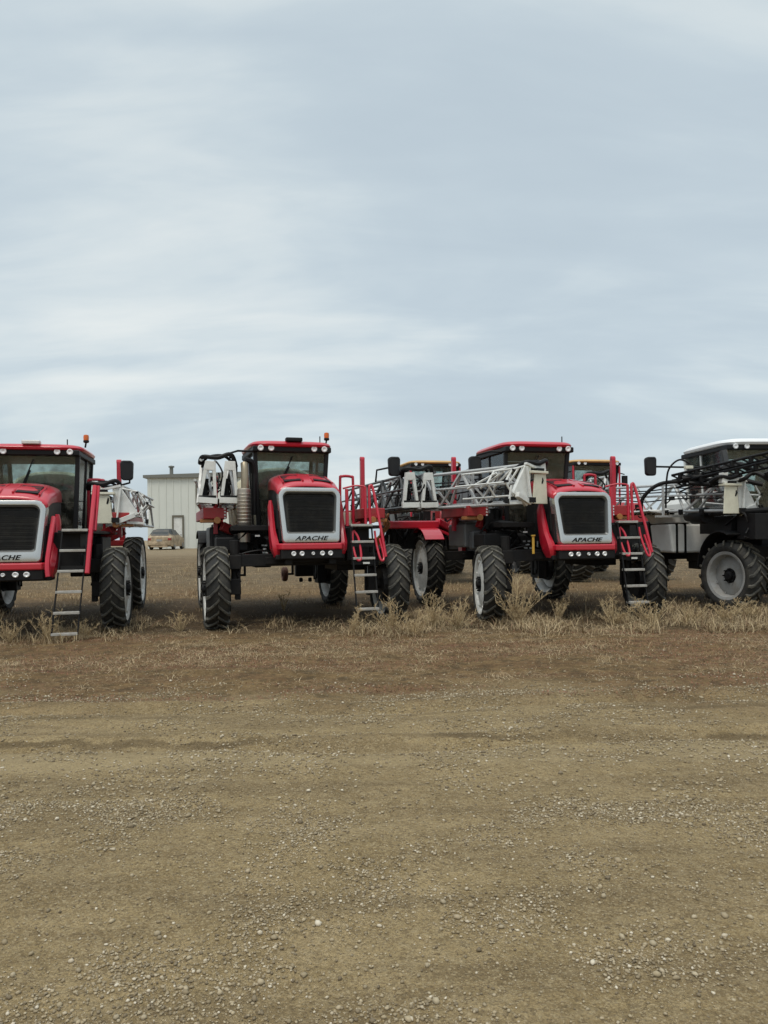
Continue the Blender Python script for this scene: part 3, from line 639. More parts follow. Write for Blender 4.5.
    for k in range(10):
        yk = .3 + (L2 - .5) * k / 9
        hs.box((random.uniform(-.15, .2), yk, .05 + dz * k / 9), (.06, .09, .12))
    for k in range(14):
        a_ = .25 + (L2 - .6) * random.random(); zq = random.uniform(.1, .6); xq = random.uniform(-.12, .2)
        hs.curve([(xq, a_, zq), (xq + random.uniform(-.12, .12), a_ + .12, zq - .12), (xq + random.uniform(-.1, .1), a_ + .28, zq + random.uniform(-.1, .1))], .016, 5, 3)
        if k % 2: hs.box((xq, a_, zq), (.08, .12, .08))
    hs.build('spray_line', M['black'], b)
    return b

def mirror(root, head, pts, w_=.27, h_=.42):
    mb = MB(); mb.tube(pts, .022, 8); x, y, z = head
    loop = rr_loop(w_, w_ * .92, z - h_ / 2, z + h_ / 2, .07, .07, y, y)
    mb2 = MB(); mb2.loft([[Vector((v.x * .86 + x * 1.0, v.y + .085, (v.z - z) * .86 + z)) for v in loop], [Vector((v.x + x, v.y + .05, v.z)) for v in loop], [Vector((v.x + x, v.y - .02, v.z)) for v in loop], [Vector((v.x * .88 + x, v.y - .05, (v.z - z) * .9 + z)) for v in loop]])
    o = mb2.build('mirror', M['char'], root, smooth=True); mb.build('mirror_arm', M['black'], o, smooth=True); return o

def cab(root, roofmat, cx=0, y0=.78, y1=2.45, zb=1.72, zt=3.56, wb=.74, wt=.86, lights=True, rth=1.0, post='char'):
    """glazed cab: pillars and glass as separate parts"""
    A = [(-wb, y0 + .08, zb), (wb, y0 + .08, zb), (wb, y1, zb), (-wb, y1, zb)]; B = [(-wt, y0 - .08, zt), (wt, y0 - .08, zt), (wt, y1, zt), (-wt, y1, zt)]
    A = [Vector(a) + Vector((cx, 0, 0)) for a in A]; B = [Vector(a) + Vector((cx, 0, 0)) for a in B]
    fr = MB()
    for a, b_ in zip(A, B): fr.bar(a, b_, .085, .085)
    for q in (A, B):
        for i in range(4): fr.bar(q[i], q[(i + 1) % 4], .08, .09)
    for s in (0, 1):   # mid door post
        i, j = ((0, 3), (1, 2))[s]; fr.bar(A[i].lerp(A[j], .58), B[i].lerp(B[j], .58), .06, .06)
    k = .34   # lower front panel below the windscreen
    fr.box((cx, (y0 + y1) / 2, zb - .04), (2 * wb + .06, y1 - y0 + .1, .12))
    fr.box((cx, y1 + .0, zb + .45), (2 * wb, .05, .9))
    c = fr.build('cab_frame', M[post], root, bevel=.015)
    def pane(name, p, ins=.985, off=0.0):
        g_ = MB(); ctr = sum(p, Vector()) / 4; nrm = (p[1] - p[0]).cross(p[3] - p[0]).normalized() * .003
        q = [ctr + (v - ctr) * ins for v in p]; g_.add([v + nrm for v in q] + [v - nrm for v in q], [(0, 1, 2, 3), (7, 6, 5, 4), (0, 4, 5, 1), (1, 5, 6, 2), (2, 6, 7, 3), (3, 7, 4, 0)]); return g_.build(name, M['glass'], c)
    pane('windscreen', [A[0], A[1], B[1], B[0]]); pane('rear_window', [A[3].lerp(B[3], .5), A[2].lerp(B[2], .5), B[2], B[3]])
    pane('side_window', [A[0], A[3], B[3], B[0]]); pane('side_window', [A[1], A[2], B[2], B[1]])
    # interior
    s = MB(); s.box((cx, 1.75 + y0 - .78, zb + .42), (.52, .5, .16)); s.box((cx, 2.0 + y0 - .78, zb + .80), (.50, .16, .72), (-.12, 0, 0)); s.box((cx, 2.04 + y0 - .78, zb + 1.22), (.28, .1, .2)); s.box((cx + .34, 1.7 + y0 - .78, zb + .62), (.12, .5, .1)); s.box((cx - .34, 1.8 + y0 - .78, zb + .62), (.1, .4, .1)); s.box((cx, 1.75 + y0 - .78, zb + .2), (.4, .4, .3)); s.build('operator_seat', M['seat'], root, bevel=.04)
    d = MB(); d.tube([(cx, y0 + .35, zb), (cx, y0 + .55, zb + .75)], .05, 8); d.box((cx, y0 + .3, zb + .3), (.5, .3, .55)); d.box((cx + .5, y0 + .6, zb + 1.0), (.2, .06, .26), (0, 0, .3)); d.tube([(cx + .5, y0 + .62, zb + .3), (cx + .5, y0 + .62, zb + .95)], .02, 6)
    d.lathe([(-.014, .18), (.014, .18), (.02, .2), (0, .215), (-.02, .2)], 'z', 20, (cx, y0 + .56, zb + .78), True); d.bar((cx - .19, y0 + .56, zb + .78), (cx + .19, y0 + .56, zb + .78), .03, .02)
    d.build('dashboard', M['black'], root, bevel=.01)
    # roof
    rw = wt + .12; yf = y0 - .33; yb = y1 + .22; rings = []
    for zz_, k in ((zt + .03, .93), (zt + .045, .98), (zt + .085, 1.0), (zt + .12, .98), (zt + .15, .92), (zt + .175, .76), (zt + .19, .45)):
        cyy = (yf + yb) / 2; hh = (yb - yf) / 2; ring = []
        n = 28
        for i in range(n):
            a = 2 * math.pi * i / n; cxx = math.copysign(abs(math.cos(a)) ** .35, math.cos(a)); syy = math.copysign(abs(math.sin(a)) ** .35, math.sin(a))
            ring.append(Vector((cx + cxx * rw * k, cyy + syy * hh * k, zt + .03 + (zz_ - zt - .03) * rth)))
        rings.append(ring)
    rf = MB(); rf.loft(rings); r_ = rf.build('cab_roof', M[roofmat], root, smooth=True)
    v = MB(); v.prism([(cx - rw * .93, y0 - .26), (cx + rw * .93, y0 - .26), (cx + rw * .95, y1 + .1), (cx - rw * .95, y1 + .1)], 'z', zt - .07, zt + .045); v.build('roof_visor', M['black'], r_, bevel=.02)
    if lights:
        for x_ in (-.74, -.50, .50, .74):
            lp = MB(); lp.lathe([(.02, .001), (0, .045), (.006, .06), (.05, .058), (.06, .001)], 'y', 16, (cx + x_ * rw / .98, y0 - .275 - .02, zt + .0)); lp.build('work_light', M['lens'], r_, smooth=True)
    return c, r_

def beacon(roof, x, y, z):
    b_ = MB(); b_.tube([(x, y, z - .14), (x + .02, y, z - .02)], .018, 8); b_.lathe([(0, .001), (0, .045), (.02, .06), (.05, .055), (.05, .001)], 'z', 14, (x + .02, y, z - .04)); o = b_.build('beacon_mount', M['black'], roof, smooth=True)
    a = MB(); a.lathe([(0, .001), (0, .052), (.07, .056), (.11, .048), (.125, .001)], 'z', 14, (x + .02, y, z + .01)); a.build('beacon', M['amber'], roof, smooth=True)

def wiper(root, a, b):
    w_ = MB(); w_.tube([a, b], .012, 6); d = Vector(b) - Vector(a); w_.bar(Vector(a) + d * .35 + Vector((.03, -.02, 0)), Vector(b) + Vector((.02, -.015, -.02)), .02, .03); w_.build('wiper', M['black'], root)

def sprayer(name, loc, yaw, label, steer=0.0, opts=None):
    o_ = dict(right=None, left=None, tank='tank', post=1.6, mirrorL=None, mirrorR=None, dirty=False, nose=(0, .205, .97, .97), cab=(-.16, .92, 1.0), beacon=True, zladder=0.0, rearred=False, exhaust=True); o_.update(opts or {})
    rt = empty('field_sprayer', loc, yaw); tag(rt, label, 'sprayer', 'red field sprayers parked side by side')
    ly = o_.get('lady', 0)
    T = 1.72; D1, W1, D2, W2, WB = o_.get('D1', 1.54), .42, 1.84, .42, 4.47; TR = o_.get('TR', 1.6)
    for s in (-1, 1): wheel(rt, s * T, 0, D1, W1, steer, 'rim', o_.get('zw', 0), .07, spin=.1 * s)
    for s in (-1, 1): wheel(rt, s * TR, WB, D2, W2, 0, 'rim', o_.get('zw', 0), .08, spin=.3 * s)
    # chassis rails
    c = MB()
    for s in (-1, 1): c.box((s * .42, 2.2, 1.36), (.14, 5.6, .26))
    for y_ in (-.3, .9, 2.1, 3.3, 4.6): c.box((0, y_, 1.36), (.84, .14, .2))
    c.box((0, .6, 1.42), (.7, 1.2, .40)); c.box((0, 1.9, 1.30), (.5, .9, .30)); c.tube([(0, 1.2, 1.28), (0, 4.2, 1.2)], .06, 8)
    c.box((.5, 1.6, 1.35), (.35, .7, .35)); c.box((-.55, 2.4, 1.25), (.35, .8, .32))
    c.build('chassis', M['frame'], rt, bevel=.012)
    # front axle: high beam, drop legs with struts, spindles
    for yy, W_, DD, rear in ((0, W1, D1, False), (WB, W2, D2, True)):
        a = MB(); zb_ = 1.30 if not rear else 1.2
        a.box((0, yy, zb_ + .01), (2 * (T - .36), .24, .23)); a.box((0, yy, zb_), (1.6, .30, .14))
        T_ = T if not rear else TR
        for s in (-1, 1):
            xx = s * (T_ - .36)
            a.box((xx, yy, zb_ - .02), (.22, .30, .26))
            a.tube([(xx, yy, zb_ + .28), (xx, yy, DD / 2 + .08)], .075, 10); a.tube([(xx, yy, zb_ + .1), (xx, yy, zb_ + .40)], .095, 12)
            a.tube([(xx - s * .10, yy - .1, 1.45), (xx - s * .05, yy - .08, .7)], .03, 8); a.tube([(xx - s * .08, yy + .12, 1.4), (xx - s * .1, yy + .1, .65)], .03, 8)
            a.box((xx, yy, DD / 2 + .02), (.18, .26, .30)); a.tube([(xx, yy, DD / 2), (s * (T_ - .1), yy, DD / 2)], .10, 12); a.box((xx - s * .05, yy, DD / 2 - .16), (.10, .16, .14))
            if rear: a.box((s * (T_ - .32), yy, .92), (.22, .42, .7))
        if not rear: a.tube([(-T + .4, .22, .72), (T - .4, .22, .72)], .026, 8) if False else None
        a.build('rear_axle' if rear else 'front_axle', M['frame'], rt, bevel=.01)
    # ---- nose
    y0 = -.74
    fo = rr_loop(1.24, 1.12, 1.47, 2.56, .17, .07, y0, y0 + .16)
    fi = rr_loop(1.07, .965, 1.655, 2.475, .115, .05, y0 + .01, y0 + .14)
    fi2 = rr_loop(1.015, .91, 1.685, 2.44, .10, .05, y0 + .06, y0 + .18)
    off = lambda L_, dy, sc=1.0: [Vector((v.x * sc, v.y + dy, v.z)) for v in L_]
    fr = MB(); mid = [a.lerp(b_, .5) + Vector((0, -.012, 0)) for a, b_ in zip(fo, fi)]
    fr.loft([off(fo, .20), off(fo, .03), [v * 1 for v in [a.lerp(b_, .12) for a, b_ in zip(fo, fi)]], mid, fi], caps=False)
    g_ = fr.build('grille_frame', M['silver'], rt, smooth=True)
    inn = MB(); inn.loft([off(fi, .002), fi2, off(fi2, .06)], caps=False); inn.build('inner_trim', M['trimdark'], g_, smooth=True)
    sc_ = MB(); sc_.loft([off(fi2, .045, 1.01), off(fi2, .09, 1.01)]); s_ = sc_.build('grille_screen', M['screen'], g_)
    lv = MB()
    for k in range(22):
        z_ = 1.72 + k * .032; hw = .42 + (z_ - 1.7) * .045; lv.box((0, y0 + .085 + (z_ - 1.685) * .147 + .012, z_), (2 * hw, .01, .008))
    lv.build('louvre', M['black'], g_)
    lettering('APACHE', g_, o_.get('tw', .66), .085, (0, y0 - .018 + .035, 1.565), R(90) + .02, 'letter')
    # bonnet: lofted along y
    def sec(y_, wh, wt_, zs, zt_, zc):
        ring = []
        P_ = [(-wh, zs), (-wh, zs + (zt_ - zs) * .45), (-wh * .97, zt_ - .05), (-wt_, zt_ + .0), (-wt_ * .6, zc), (0, zc + .012), (wt_ * .6, zc), (wt_, zt_), (wh * .97, zt_ - .05), (wh, zs + (zt_ - zs) * .45), (wh, zs)]
        return [Vector((x_, y_, z_)) for x_, z_ in P_]
    def fine(S):  # smooth the section with chaikin
        for _ in range(2):
            N_ = [S[0]]
            for a_, b_ in zip(S[:-1], S[1:]): N_ += [a_.lerp(b_, .25), a_.lerp(b_, .75)]
            S = N_ + [S[-1]]
        return S
    secs = [sec(y0 + .20, .60, .52, 2.42, 2.51, 2.56), sec(y0 + .32, .605, .53, 2.44, 2.58, 2.64), sec(-.15, .61, .53, 2.52, 2.70, 2.76), sec(.35, .60, .52, 2.56, 2.80, 2.87), sec(.85, .59, .50, 2.58, 2.85, 2.92)]
    bn = MB(); bn.loft([fine(s) for s in secs], close=False); hood = bn.build('bonnet', M['red'], rt, smooth=True)
    sol = hood.modifiers.new('thickness', 'SOLIDIFY'); sol.thickness = .02; sol.offset = 1
    for s in (-1, 1):
        vt = MB(); vt.add([(s * .13, -.36, 2.705), (s * .46, -.36, 2.675), (s * .45, .18, 2.825), (s * .13, .18, 2.85)], [(0, 1, 2, 3)]); vv = vt.build('bonnet_vent', M['black'], hood); so_ = vv.modifiers.new('thickness', 'SOLIDIFY'); so_.thickness = .03; so_.offset = 0
        rb_ = MB()
        for k in range(3): u = .25 + .25 * k; rb_.bar((s * .14, -.36 + .54 * u, 2.72 + .145 * u), (s * .45, -.36 + .54 * u, 2.69 + .15 * u), .012, .012)
        rb_.bar((s * .10, -.40, 2.70), (s * .10, .22, 2.875), .03, .03); rb_.bar((s * .49, -.40, 2.66), (s * .48, .22, 2.825), .03, .03)
        rb_.build('vent_slat', M['red'], hood)
    sp_ = MB()
    for s in (-1, 1):
        sp_.prism([(y0 + .20, 1.50), (.80, 1.50), (.84, 2.60), (-.1, 2.54), (y0 + .20, 2.43)], 'x', s * .575, s * .60)
        for k in range(7): sp_.bar((s * .605, y0 + .35 + .13 * k, 1.75), (s * .605, y0 + .38 + .13 * k, 2.15), .02, .03)
    sp_.box((0, .1, 1.95), (1.08, 1.2, .85)); NP = [sp_.build('side_panel', M['char'], rt, bevel=.006)]
    # red lower surround and wings
    bp = MB(); lo = []
    bp.prism([(-.58, y0 - .02), (.58, y0 - .02), (.64, y0 + .06), (.76, y0 + .44), (-.76, y0 + .44), (-.64, y0 + .06)], 'z', 1.345, 1.468); NP.append(bp.build('front_bumper', M['red'], rt, bevel=.025))
    for s in (-1, 1):
        wg = MB(); rings = []
        for z_, xi, xo, ya, yb in ((1.20, .60, .68, .20, .44), (1.34, .60, .73, .14, .50), (1.50, .62, .75, .18, .56), (1.72, .65, .75, .34, .62), (1.98, .66, .75, .44, .68), (2.20, .67, .75, .50, .70), (2.32, .69, .73, .54, .66)):
            rings.append([Vector((s * a_, y0 + b_, z_)) for a_, b_ in ((xi, ya), ((xi + xo) / 2, ya - .015), (xo, ya + .03), (xo + .01, (ya + yb) / 2), (xo, yb), (xi, yb))])
        wg.loft(rings); NP.append(wg.build('side_wing', M['red'], rt, smooth=True))
    bb = MB(); bb.box((0, y0 + .14, 1.255), (1.20, .26, .18)); bb.box((0, y0 + .34, 1.20), (1.36, .4, .10)); bl = bb.build('light_bar', M['black'], rt, bevel=.02)
    for x_, r_ in ((-.36, .048), (-.20, .048), (.02, .034), (.20, .048), (.36, .048)):
        h_ = MB(); h_.lathe([(.03, .001), (.0, r_ * .75), (.012, r_), (.05, r_), (.05, .001)], 'y', 16, (x_, y0 + .0 - .02, 1.27)); h_.build('headlight', M['lens'], bl, smooth=True)
    nd = o_['nose']
    for part in (g_, hood, NP[0], NP[1], NP[2], NP[3], bl): part.location = (nd[4] if len(nd) > 4 else 0, nd[0], nd[1]); part.scale = (nd[2], 1, nd[3])
    # ---- cab
    cs = o_['cab']
    cf, roof = cab(rt, 'red', cx=cs[0], y0=cs[1], y1=cs[1] + 1.55, wb=.66 * cs[2], wt=.75 * cs[2])
    if o_['beacon']: beacon(roof, cs[0] + (.84 if cs[2] > 1.1 else .78) * cs[2], cs[1] + .14, 3.84)
    rx = MB()
    if o_['beacon']: rx.box((cs[0] + .02, cs[1] - .28, 3.74), (.34, .16, .08)); rx.build('receiver_dome', M['white' if o_.get('dome') else 'black'], roof, bevel=.02)
    an = MB(); an.tube([(cs[0] + .62, .9, 3.7), (cs[0] + .62, .9, 3.86)], .012, 6); an.build('antenna', M['black'], roof)
    wiper(rt, (cs[0] + .02, cs[1] - .13, 3.42), (cs[0] - .26, cs[1] + .0, 2.80))
    # under-cab boxes and platform
    ub = MB(); ub.box((0, 1.65, 1.6), (1.5, 1.6, .25)); ub.box((-1.05, 1.0, 1.62), (.5, .6, .4)); ub.box((-.95, 1.9, 1.7), (.4, 1.0, .4)); ub.box((1.0, 2.3, 1.6), (.4, .9, .45))
    ub.tube([(-.9, .35, 1.9), (-1.15, .75, 1.95), (-1.3, 1.3, 1.9)], .09, 10); ub.build('equipment_box', M['black'], rt, bevel=.02)
    sbx = MB(); sbx.box((1.0, .05 + ly / 2, 1.60), (.46, .75 - ly, .66)); sbx.box((1.08, 1.1, 1.45), (.62, 1.2, .8)); sbx.build('step_box', M['black'], rt, bevel=.02)
    hb = MB()
    for k in range(9):
        x_ = random.uniform(-1.2, -.6); hb.curve([(x_, random.uniform(.1, .5), random.uniform(1.4, 1.9)), (x_ + random.uniform(-.3, .3), random.uniform(.5, .9), random.uniform(1.3, 1.7)), (x_ + random.uniform(-.3, .3), random.uniform(.9, 1.6), random.uniform(1.3, 1.9))], .018, 6, 4)
    hb.build('hose_bundle', M['black'], rt, smooth=True); hb = MB()
    for k in range(8):
        x_ = random.uniform(.55, 1.3); hb.curve([(x_, random.uniform(.1, .5), random.uniform(1.2, 1.8)), (x_ + random.uniform(-.3, .3), random.uniform(.5, .9), random.uniform(1.2, 1.7)), (x_ + random.uniform(-.3, .3), random.uniform(.9, 1.6), random.uniform(1.3, 1.9))], .018, 6, 4)
    for s in (-1, 1):
        xx = s * (T - .36); hb.curve([(s * .5, .1, 1.4), (s * .9, -.08, 1.5), (xx, -.05, 1.35), (xx - s * .1, -.12, .9)], .016, 6)
    hb.build('hose_bundle', M['black'], rt, smooth=True)
    st = MB()
    for k in range(7): st.box((-.72 - .04 * (k % 2), .2 + .05 * k, 1.45 + .07 * (k % 3)), (.05, .02, .03))
    st.box((-.92, .02, 1.78), (.09, .02, .03)); st.box((-.62, .1, 1.52), (.02, .02, .14)); st.build('fitting', M['boomgrey'], rt)
    pf = MB(); pf.box((1.18, .9 + ly / 2, 1.93), (.56, 3.0 - ly, .06)); pf.box((1.05, 1.0, 1.75), (.4, 1.6, .3)); pf.box((-1.02, .35, 1.93), (.72, .5, .10)); pf.build('platform', M['frame'], rt, bevel=.01)
    # ---- ladder on the operator's side
    ld = MB(); zt_, zb_ = 1.96, .38 + o_['zladder']; n = 6
    lx = o_.get('ladx', 0)
    P0 = lambda u: Vector((lx + .98 + (.02 + o_.get('ladk', 0)) * u, ly -.62 - .34 * u, zt_ + (zb_ - zt_) * u))
    for s in (-1, 1): ld.bar(P0(0) + Vector((s * .21, 0, 0)), P0(1) + Vector((s * .21, 0, 0)), .022, .035)
    ld.box((lx + .98, ly - .71, 1.60), (.40, .02, .10)); l_ = ld.build('ladder', M['black'], rt)
    for k in range(n):
        u = k / (n - 1); r_ = MB(); q = P0(u); r_.box(q, (.43, .13, .045)); r_.build('rung', M['rung'], l_, bevel=.006)
    tg = MB(); tg.box((lx + 1.03, ly - .80, 1.22 + .02), (.13, .01, .035)); tg.build('sticker', M['white'], l_)
    sv = MB(); sv.box((lx + .98, ly - .74, 1.27), (.44, .06, .12)); sv.build('ladder_hinge', M['black'], l_)
    # handrails
    def rail(pts, r=.022): h_ = MB(); h_.curve(pts, r, 8, 5); h_.build('handrail', M['rail'], rt, smooth=True)
    def railp(pts, r=.022): h_ = MB(); h_.tube(pts, r, 8); h_.build('handrail', M['rail'], rt, smooth=True)
    if o_.get('rails') == 'raked':
        railp([(lx + 1.24, ly - .1, 2.78), (lx + 1.24, ly - .62, 1.95), (lx + 1.22, ly - .92, 1.20)], .042); railp([(lx + 1.30, ly - .08, 2.78), (lx + 1.29, ly - .5, 1.95)], .03)
        rail([(.78, ly - .3, 2.2), (.78, ly - .5, 1.9), (.76, ly - .74, 1.4), (.78, ly - .8, 1.15)], .045)
    else:
        ht = 2.72
        railp([(.76, -.42, 1.95), (.76, -.40, ht - .05)], .035)
        rail([(1.22, -.45, 1.95), (1.21, -.42, ht - .1), (1.24, -.40, ht + .02), (1.29, -.42, ht - .06), (1.36, -.62, 2.0), (1.42, -.80, 1.35)], .028)
        railp([(1.13, -.43, 1.95), (1.13, -.41, ht)], .028)
        rail([(.72, -.25, ht - .03), (.95, -.35, ht + .02), (1.13, -.41, ht)], .018)
        rail([(.82, -.60, 1.85), (.80, -.68, 1.6), (.84, -.80, 1.32), (.93, -.80, 1.34), (.92, -.66, 1.7), (.84, -.60, 1.86)], .022)
        rail([(1.26, -.60, 1.85), (1.27, -.68, 1.6), (1.31, -.82, 1.30), (1.38, -.80, 1.34), (1.34, -.66, 1.7)], .022)
    rail([(1.02, 1.2, 2.0), (1.02, 1.2, 2.95), (1.06, 1.2, 3.05), (1.28, 1.25, 3.05), (1.32, 1.25, 2.95), (1.32, 1.25, 2.0)], .03)
    # cradle posts and side beams (red) that carry the folded booms
    px = o_['post']
    for s in (-1, 1):
        pxx, py_, pt_ = (px, 1.5, 3.47) if s > 0 else o_.get('postR', (px, 1.5, 3.0))
        ps = MB(); ps.box((s * pxx, py_, (pt_ + 1.83) / 2), (.09, .12, pt_ - 1.83)); ps.lathe([(-.05, .001), (-.05, .05), (.05, .05), (.05, .001)], 'x', 12, (s * pxx, py_, pt_)); ps.bar((s * pxx, py_, 2.2), (s * (pxx - .5), py_ + .4, 1.5), .08, .08); ps.build('cradle_post', M['rail'], rt, bevel=.01)
        bm_ = MB(); bl_ = 2.9 if not (o_['rearred'] and s < 0) else 1.9; bm_.box((s * 1.66, .75 + bl_ / 2, 2.24), (.46, bl_, .22)); bm_.bar((s * 1.5, 1.2, 2.0), (s * .4, 1.6, 1.45), .14, .18); bm_.bar((s * 1.5, 3.2, 2.0), (s * .4, 3.2, 1.45), .14, .18); sb = bm_.build('side_beam', M['redframe'], rt, bevel=.015)
        bo = MB()
        for k in range(4): bo.lathe([(-.012, .001), (-.012, .017), (0, .02), (0, .001)], 'y', 8, (s * 1.47, .745, 2.15 + .06 * k))
        bo.build('bolt', M['lens'], sb)
        ob = MB(); ob.box((s * 1.78, .9, 2.09), (.34, .2, .07)); ob.tube([(s * 1.62, .72, 2.10), (s * 1.62, .9, 2.10)], .07, 12); ob.build('roller', M['orange'], sb, bevel=.01)
    # rear frame
    rf = MB(); rf.box((0, 5.3, 1.7), (2.6, .16, .16)); rf.box((0, 5.3, 2.5), (2.6, .14, .14)); rf.box((0, 5.15, 1.4), (1.2, .3, .3))
    for s in (-1, 1): rf.box((s * 1.2, 5.3, 2.1), (.14, .14, .9)); rf.bar((s * .5, 4.6, 1.5), (s * .6, 5.3, 2.4), .12, .12)
    rf.build('rear_rack', M['redframe'], rt, bevel=.015)
    for s in (-1, 1):
        if s > 0 and not o_.get('fenL', True): continue
        n = 9; outer = []; inner = []
        for k in range(n + 1):
            a = R(55 + 80 * k / n); outer.append((WB + math.cos(a) * (D2 / 2 + .10), D2 / 2 + math.sin(a) * (D2 / 2 + .10))); inner.append((WB + math.cos(a) * (D2 / 2 + .07), D2 / 2 + math.sin(a) * (D2 / 2 + .07)))
        fd = MB(); fd.prism(outer + inner[::-1], 'x', s * (TR - .25), s * (TR + .25)); fd.bar((s * (TR - .2), WB, D2 + .08), (s * .5, WB, 1.5), .07, .07); fd.build('fender', M['red' if (o_['rearred'] and s < 0) else 'black'], rt, bevel=.01)
    # product tank behind the cab
    tk = MB(); rings = []
    for y_, k in ((2.62, .72), (2.68, .92), (2.85, 1.0), (3.0, 1.0), (3.03, .97), (3.10, .97), (3.13, 1.0), (3.45, 1.0), (3.48, .97), (3.55, .97), (3.58, 1.0), (3.9, 1.0), (3.93, .97), (4.0, .97), (4.03, 1.0), (4.4, 1.0), (4.6, .9), (4.68, .7)):
        ring = []
        for i in range(28):
            a = 2 * math.pi * i / 28; ring.append(Vector((math.copysign(abs(math.cos(a)) ** .75, math.cos(a)) * 1.08 * k, y_, o_.get('tz', 2.43) + math.copysign(abs(math.sin(a)) ** .75, math.sin(a)) * .94 * k)))
        rings.append(ring)
    tk.loft(rings); tk.lathe([(0, .25), (.08, .25), (.1, .2), (.1, .001)], 'z', 18, (0, 3.4, 3.25)); tk.build('product_tank', M[o_['tank']], rt, smooth=True)
    ft = MB(); ft.box((-1.45, 2.05, 1.72), (.55, 1.15, .52)); ft.box((-1.45, 1.9, 2.01), (.40, .6, .08)); ft.box((-1.45, 1.35, 1.62), (.36, .22, .4)); ft.build('fuel_tank', M[o_.get('ftank', 'tankgrey')], rt, bevel=.05)
    bx = MB(); bx.box((-1.35, .75, 1.62), (.62, .62, .28)); bx.build('battery_box', M['black'], rt, bevel=.03)
    # exhaust
    if o_['exhaust']:
        ex = MB(); ex.lathe([(0, .001), (0, .12), (.02, .135), (.72, .135), (.74, .11), (.74, .001)], 'z', 20, (-1.12, .45, 1.98))
        for k in range(9): ex.lathe([(0, .135), (.006, .141), (.018, .141), (.024, .135)], 'z', 20, (-1.12, .45, 2.04 + .07 * k))
        ex.lathe([(0, .001), (0, .12), (.18, .13), (.2, .001)], 'z', 18, (-1.12, .45, 1.66)); e_ = ex.build('exhaust_muffler', M['steel'], rt, smooth=True)
        e2 = MB(); e2.tube([(-1.10, .45, 2.70), (-1.10, .45, 3.10), (-1.10, .52, 3.22)], .075, 14); e2.build('exhaust_pipe', M['tan'], e_, smooth=True)
        e3 = MB(); e3.tube([(-.90, .6, 2.2), (-.90, .6, 3.1)], .05, 10); e3.curve([(-.9, .6, 3.05), (-.95, .55, 3.25), (-1.1, .5, 3.3)], .06, 8); e3.build('air_intake', M['black'], rt, smooth=True)
    if o_['mirrorL']: mirror(rt, *o_['mirrorL'])
    if o_['mirrorR']: mirror(rt, *o_['mirrorR'])
    for s, b_ in ((-1, o_['right']), (1, o_['left'])):
        if b_: boom(rt, b_['loc'], b_.get('rot', (0, 0, 0)), b_.get('len', 5), b_.get('style', 'open'), s, b_.get('mat', 'boomgrey'), b_.get('plate', 'white'), h=b_.get('h', .72), dz=b_.get('dz', 0))
    return rt

S1 = sprayer('a', (-6.95, 14.2, -.07), R(12.6), 'leftmost red sprayer, cut off by the photo edge, cream boom plate beside its cab', opts=dict(
    rails='raked', zladder=-.22, dome=True, nose=(-.66, -.105, 1.13, 1.02), cab=(.05, .80, 1.14), lady=-.72, ladx=.22, ladk=-.15, tw=.56, fenL=False, D1=1.62, TR=1.58, zw=.04, ftank='char', tank='tank',
    left=dict(loc=(1.38, .75, 2.12), rot=(0, 0, -.03), style='plate', len=5.2, h=.74), right=dict(loc=(-1.55, .9, 2.42), style='open'),
    mirrorL=((1.79, 1.2, 3.26), [(1.3, 1.0, 2.9), (1.6, 1.15, 2.92), (1.84, 1.27, 3.0), (1.84, 1.27, 3.2)])))
S2 = sprayer('b', (-1.56, 14.55, -.02), R(17.0), 'middle red sprayer with steel exhaust stack and open white A-shaped boom ends', opts=dict(
    tank='tank', post=1.6, D1=1.59, TR=1.58, zw=.02, ftank='char', cab=(-.10, .92, 1.0),
    right=dict(loc=(-1.62, .55, 2.42), rot=(0, 0, R(-4.5)), style='open', len=4.6, h=.84, mat='boomgrey'),
    left=dict(loc=(2.62, .6, 2.34), rot=(0, 0, 0), style='open', len=6.2, h=.76, mat='boomdark'),
    mirrorL=((2.17, .9, 3.26), [(1.85, 1.3, 2.95), (1.85, 1.2, 3.2), (2.17, .97, 3.26)]),
    mirrorR=((-1.30, 1.15, 3.05), [(-.85, .8, 3.5), (-1.2, .75, 3.5), (-1.34, .8, 3.46), (-1.36, 1.1, 3.2)])))
S3 = sprayer('c', (3.77, 15.2, 0), R(12.6), 'right red sprayer with pale boom swung across the side of its cab', steer=R(-10), opts=dict(
    tank='tankgrey', tz=2.62, post=1.9, postR=(1.75, 2.1, 3.47), rearred=True, exhaust=False, beacon=False, nose=(0, .12, 1, .955, .06), cab=(-.28, .92, .96), TR=1.72, hide_left=True, 
    right=dict(loc=(-.84, -.45, 2.33), rot=(0, 0, R(24)), style='plate', len=5.0, h=.72, mat='boomgrey'),
    left=dict(loc=(2.2, 2.6, 2.42), rot=(0, 0, 0), style='bare', len=3.0, mat='boomgrey'),
    mirrorR=((-1.58, 1.1, 3.22), [(-.9, .85, 3.5), (-1.3, .95, 3.52), (-1.55, 1.1, 3.45), (-1.56, 1.17, 3.3)])))
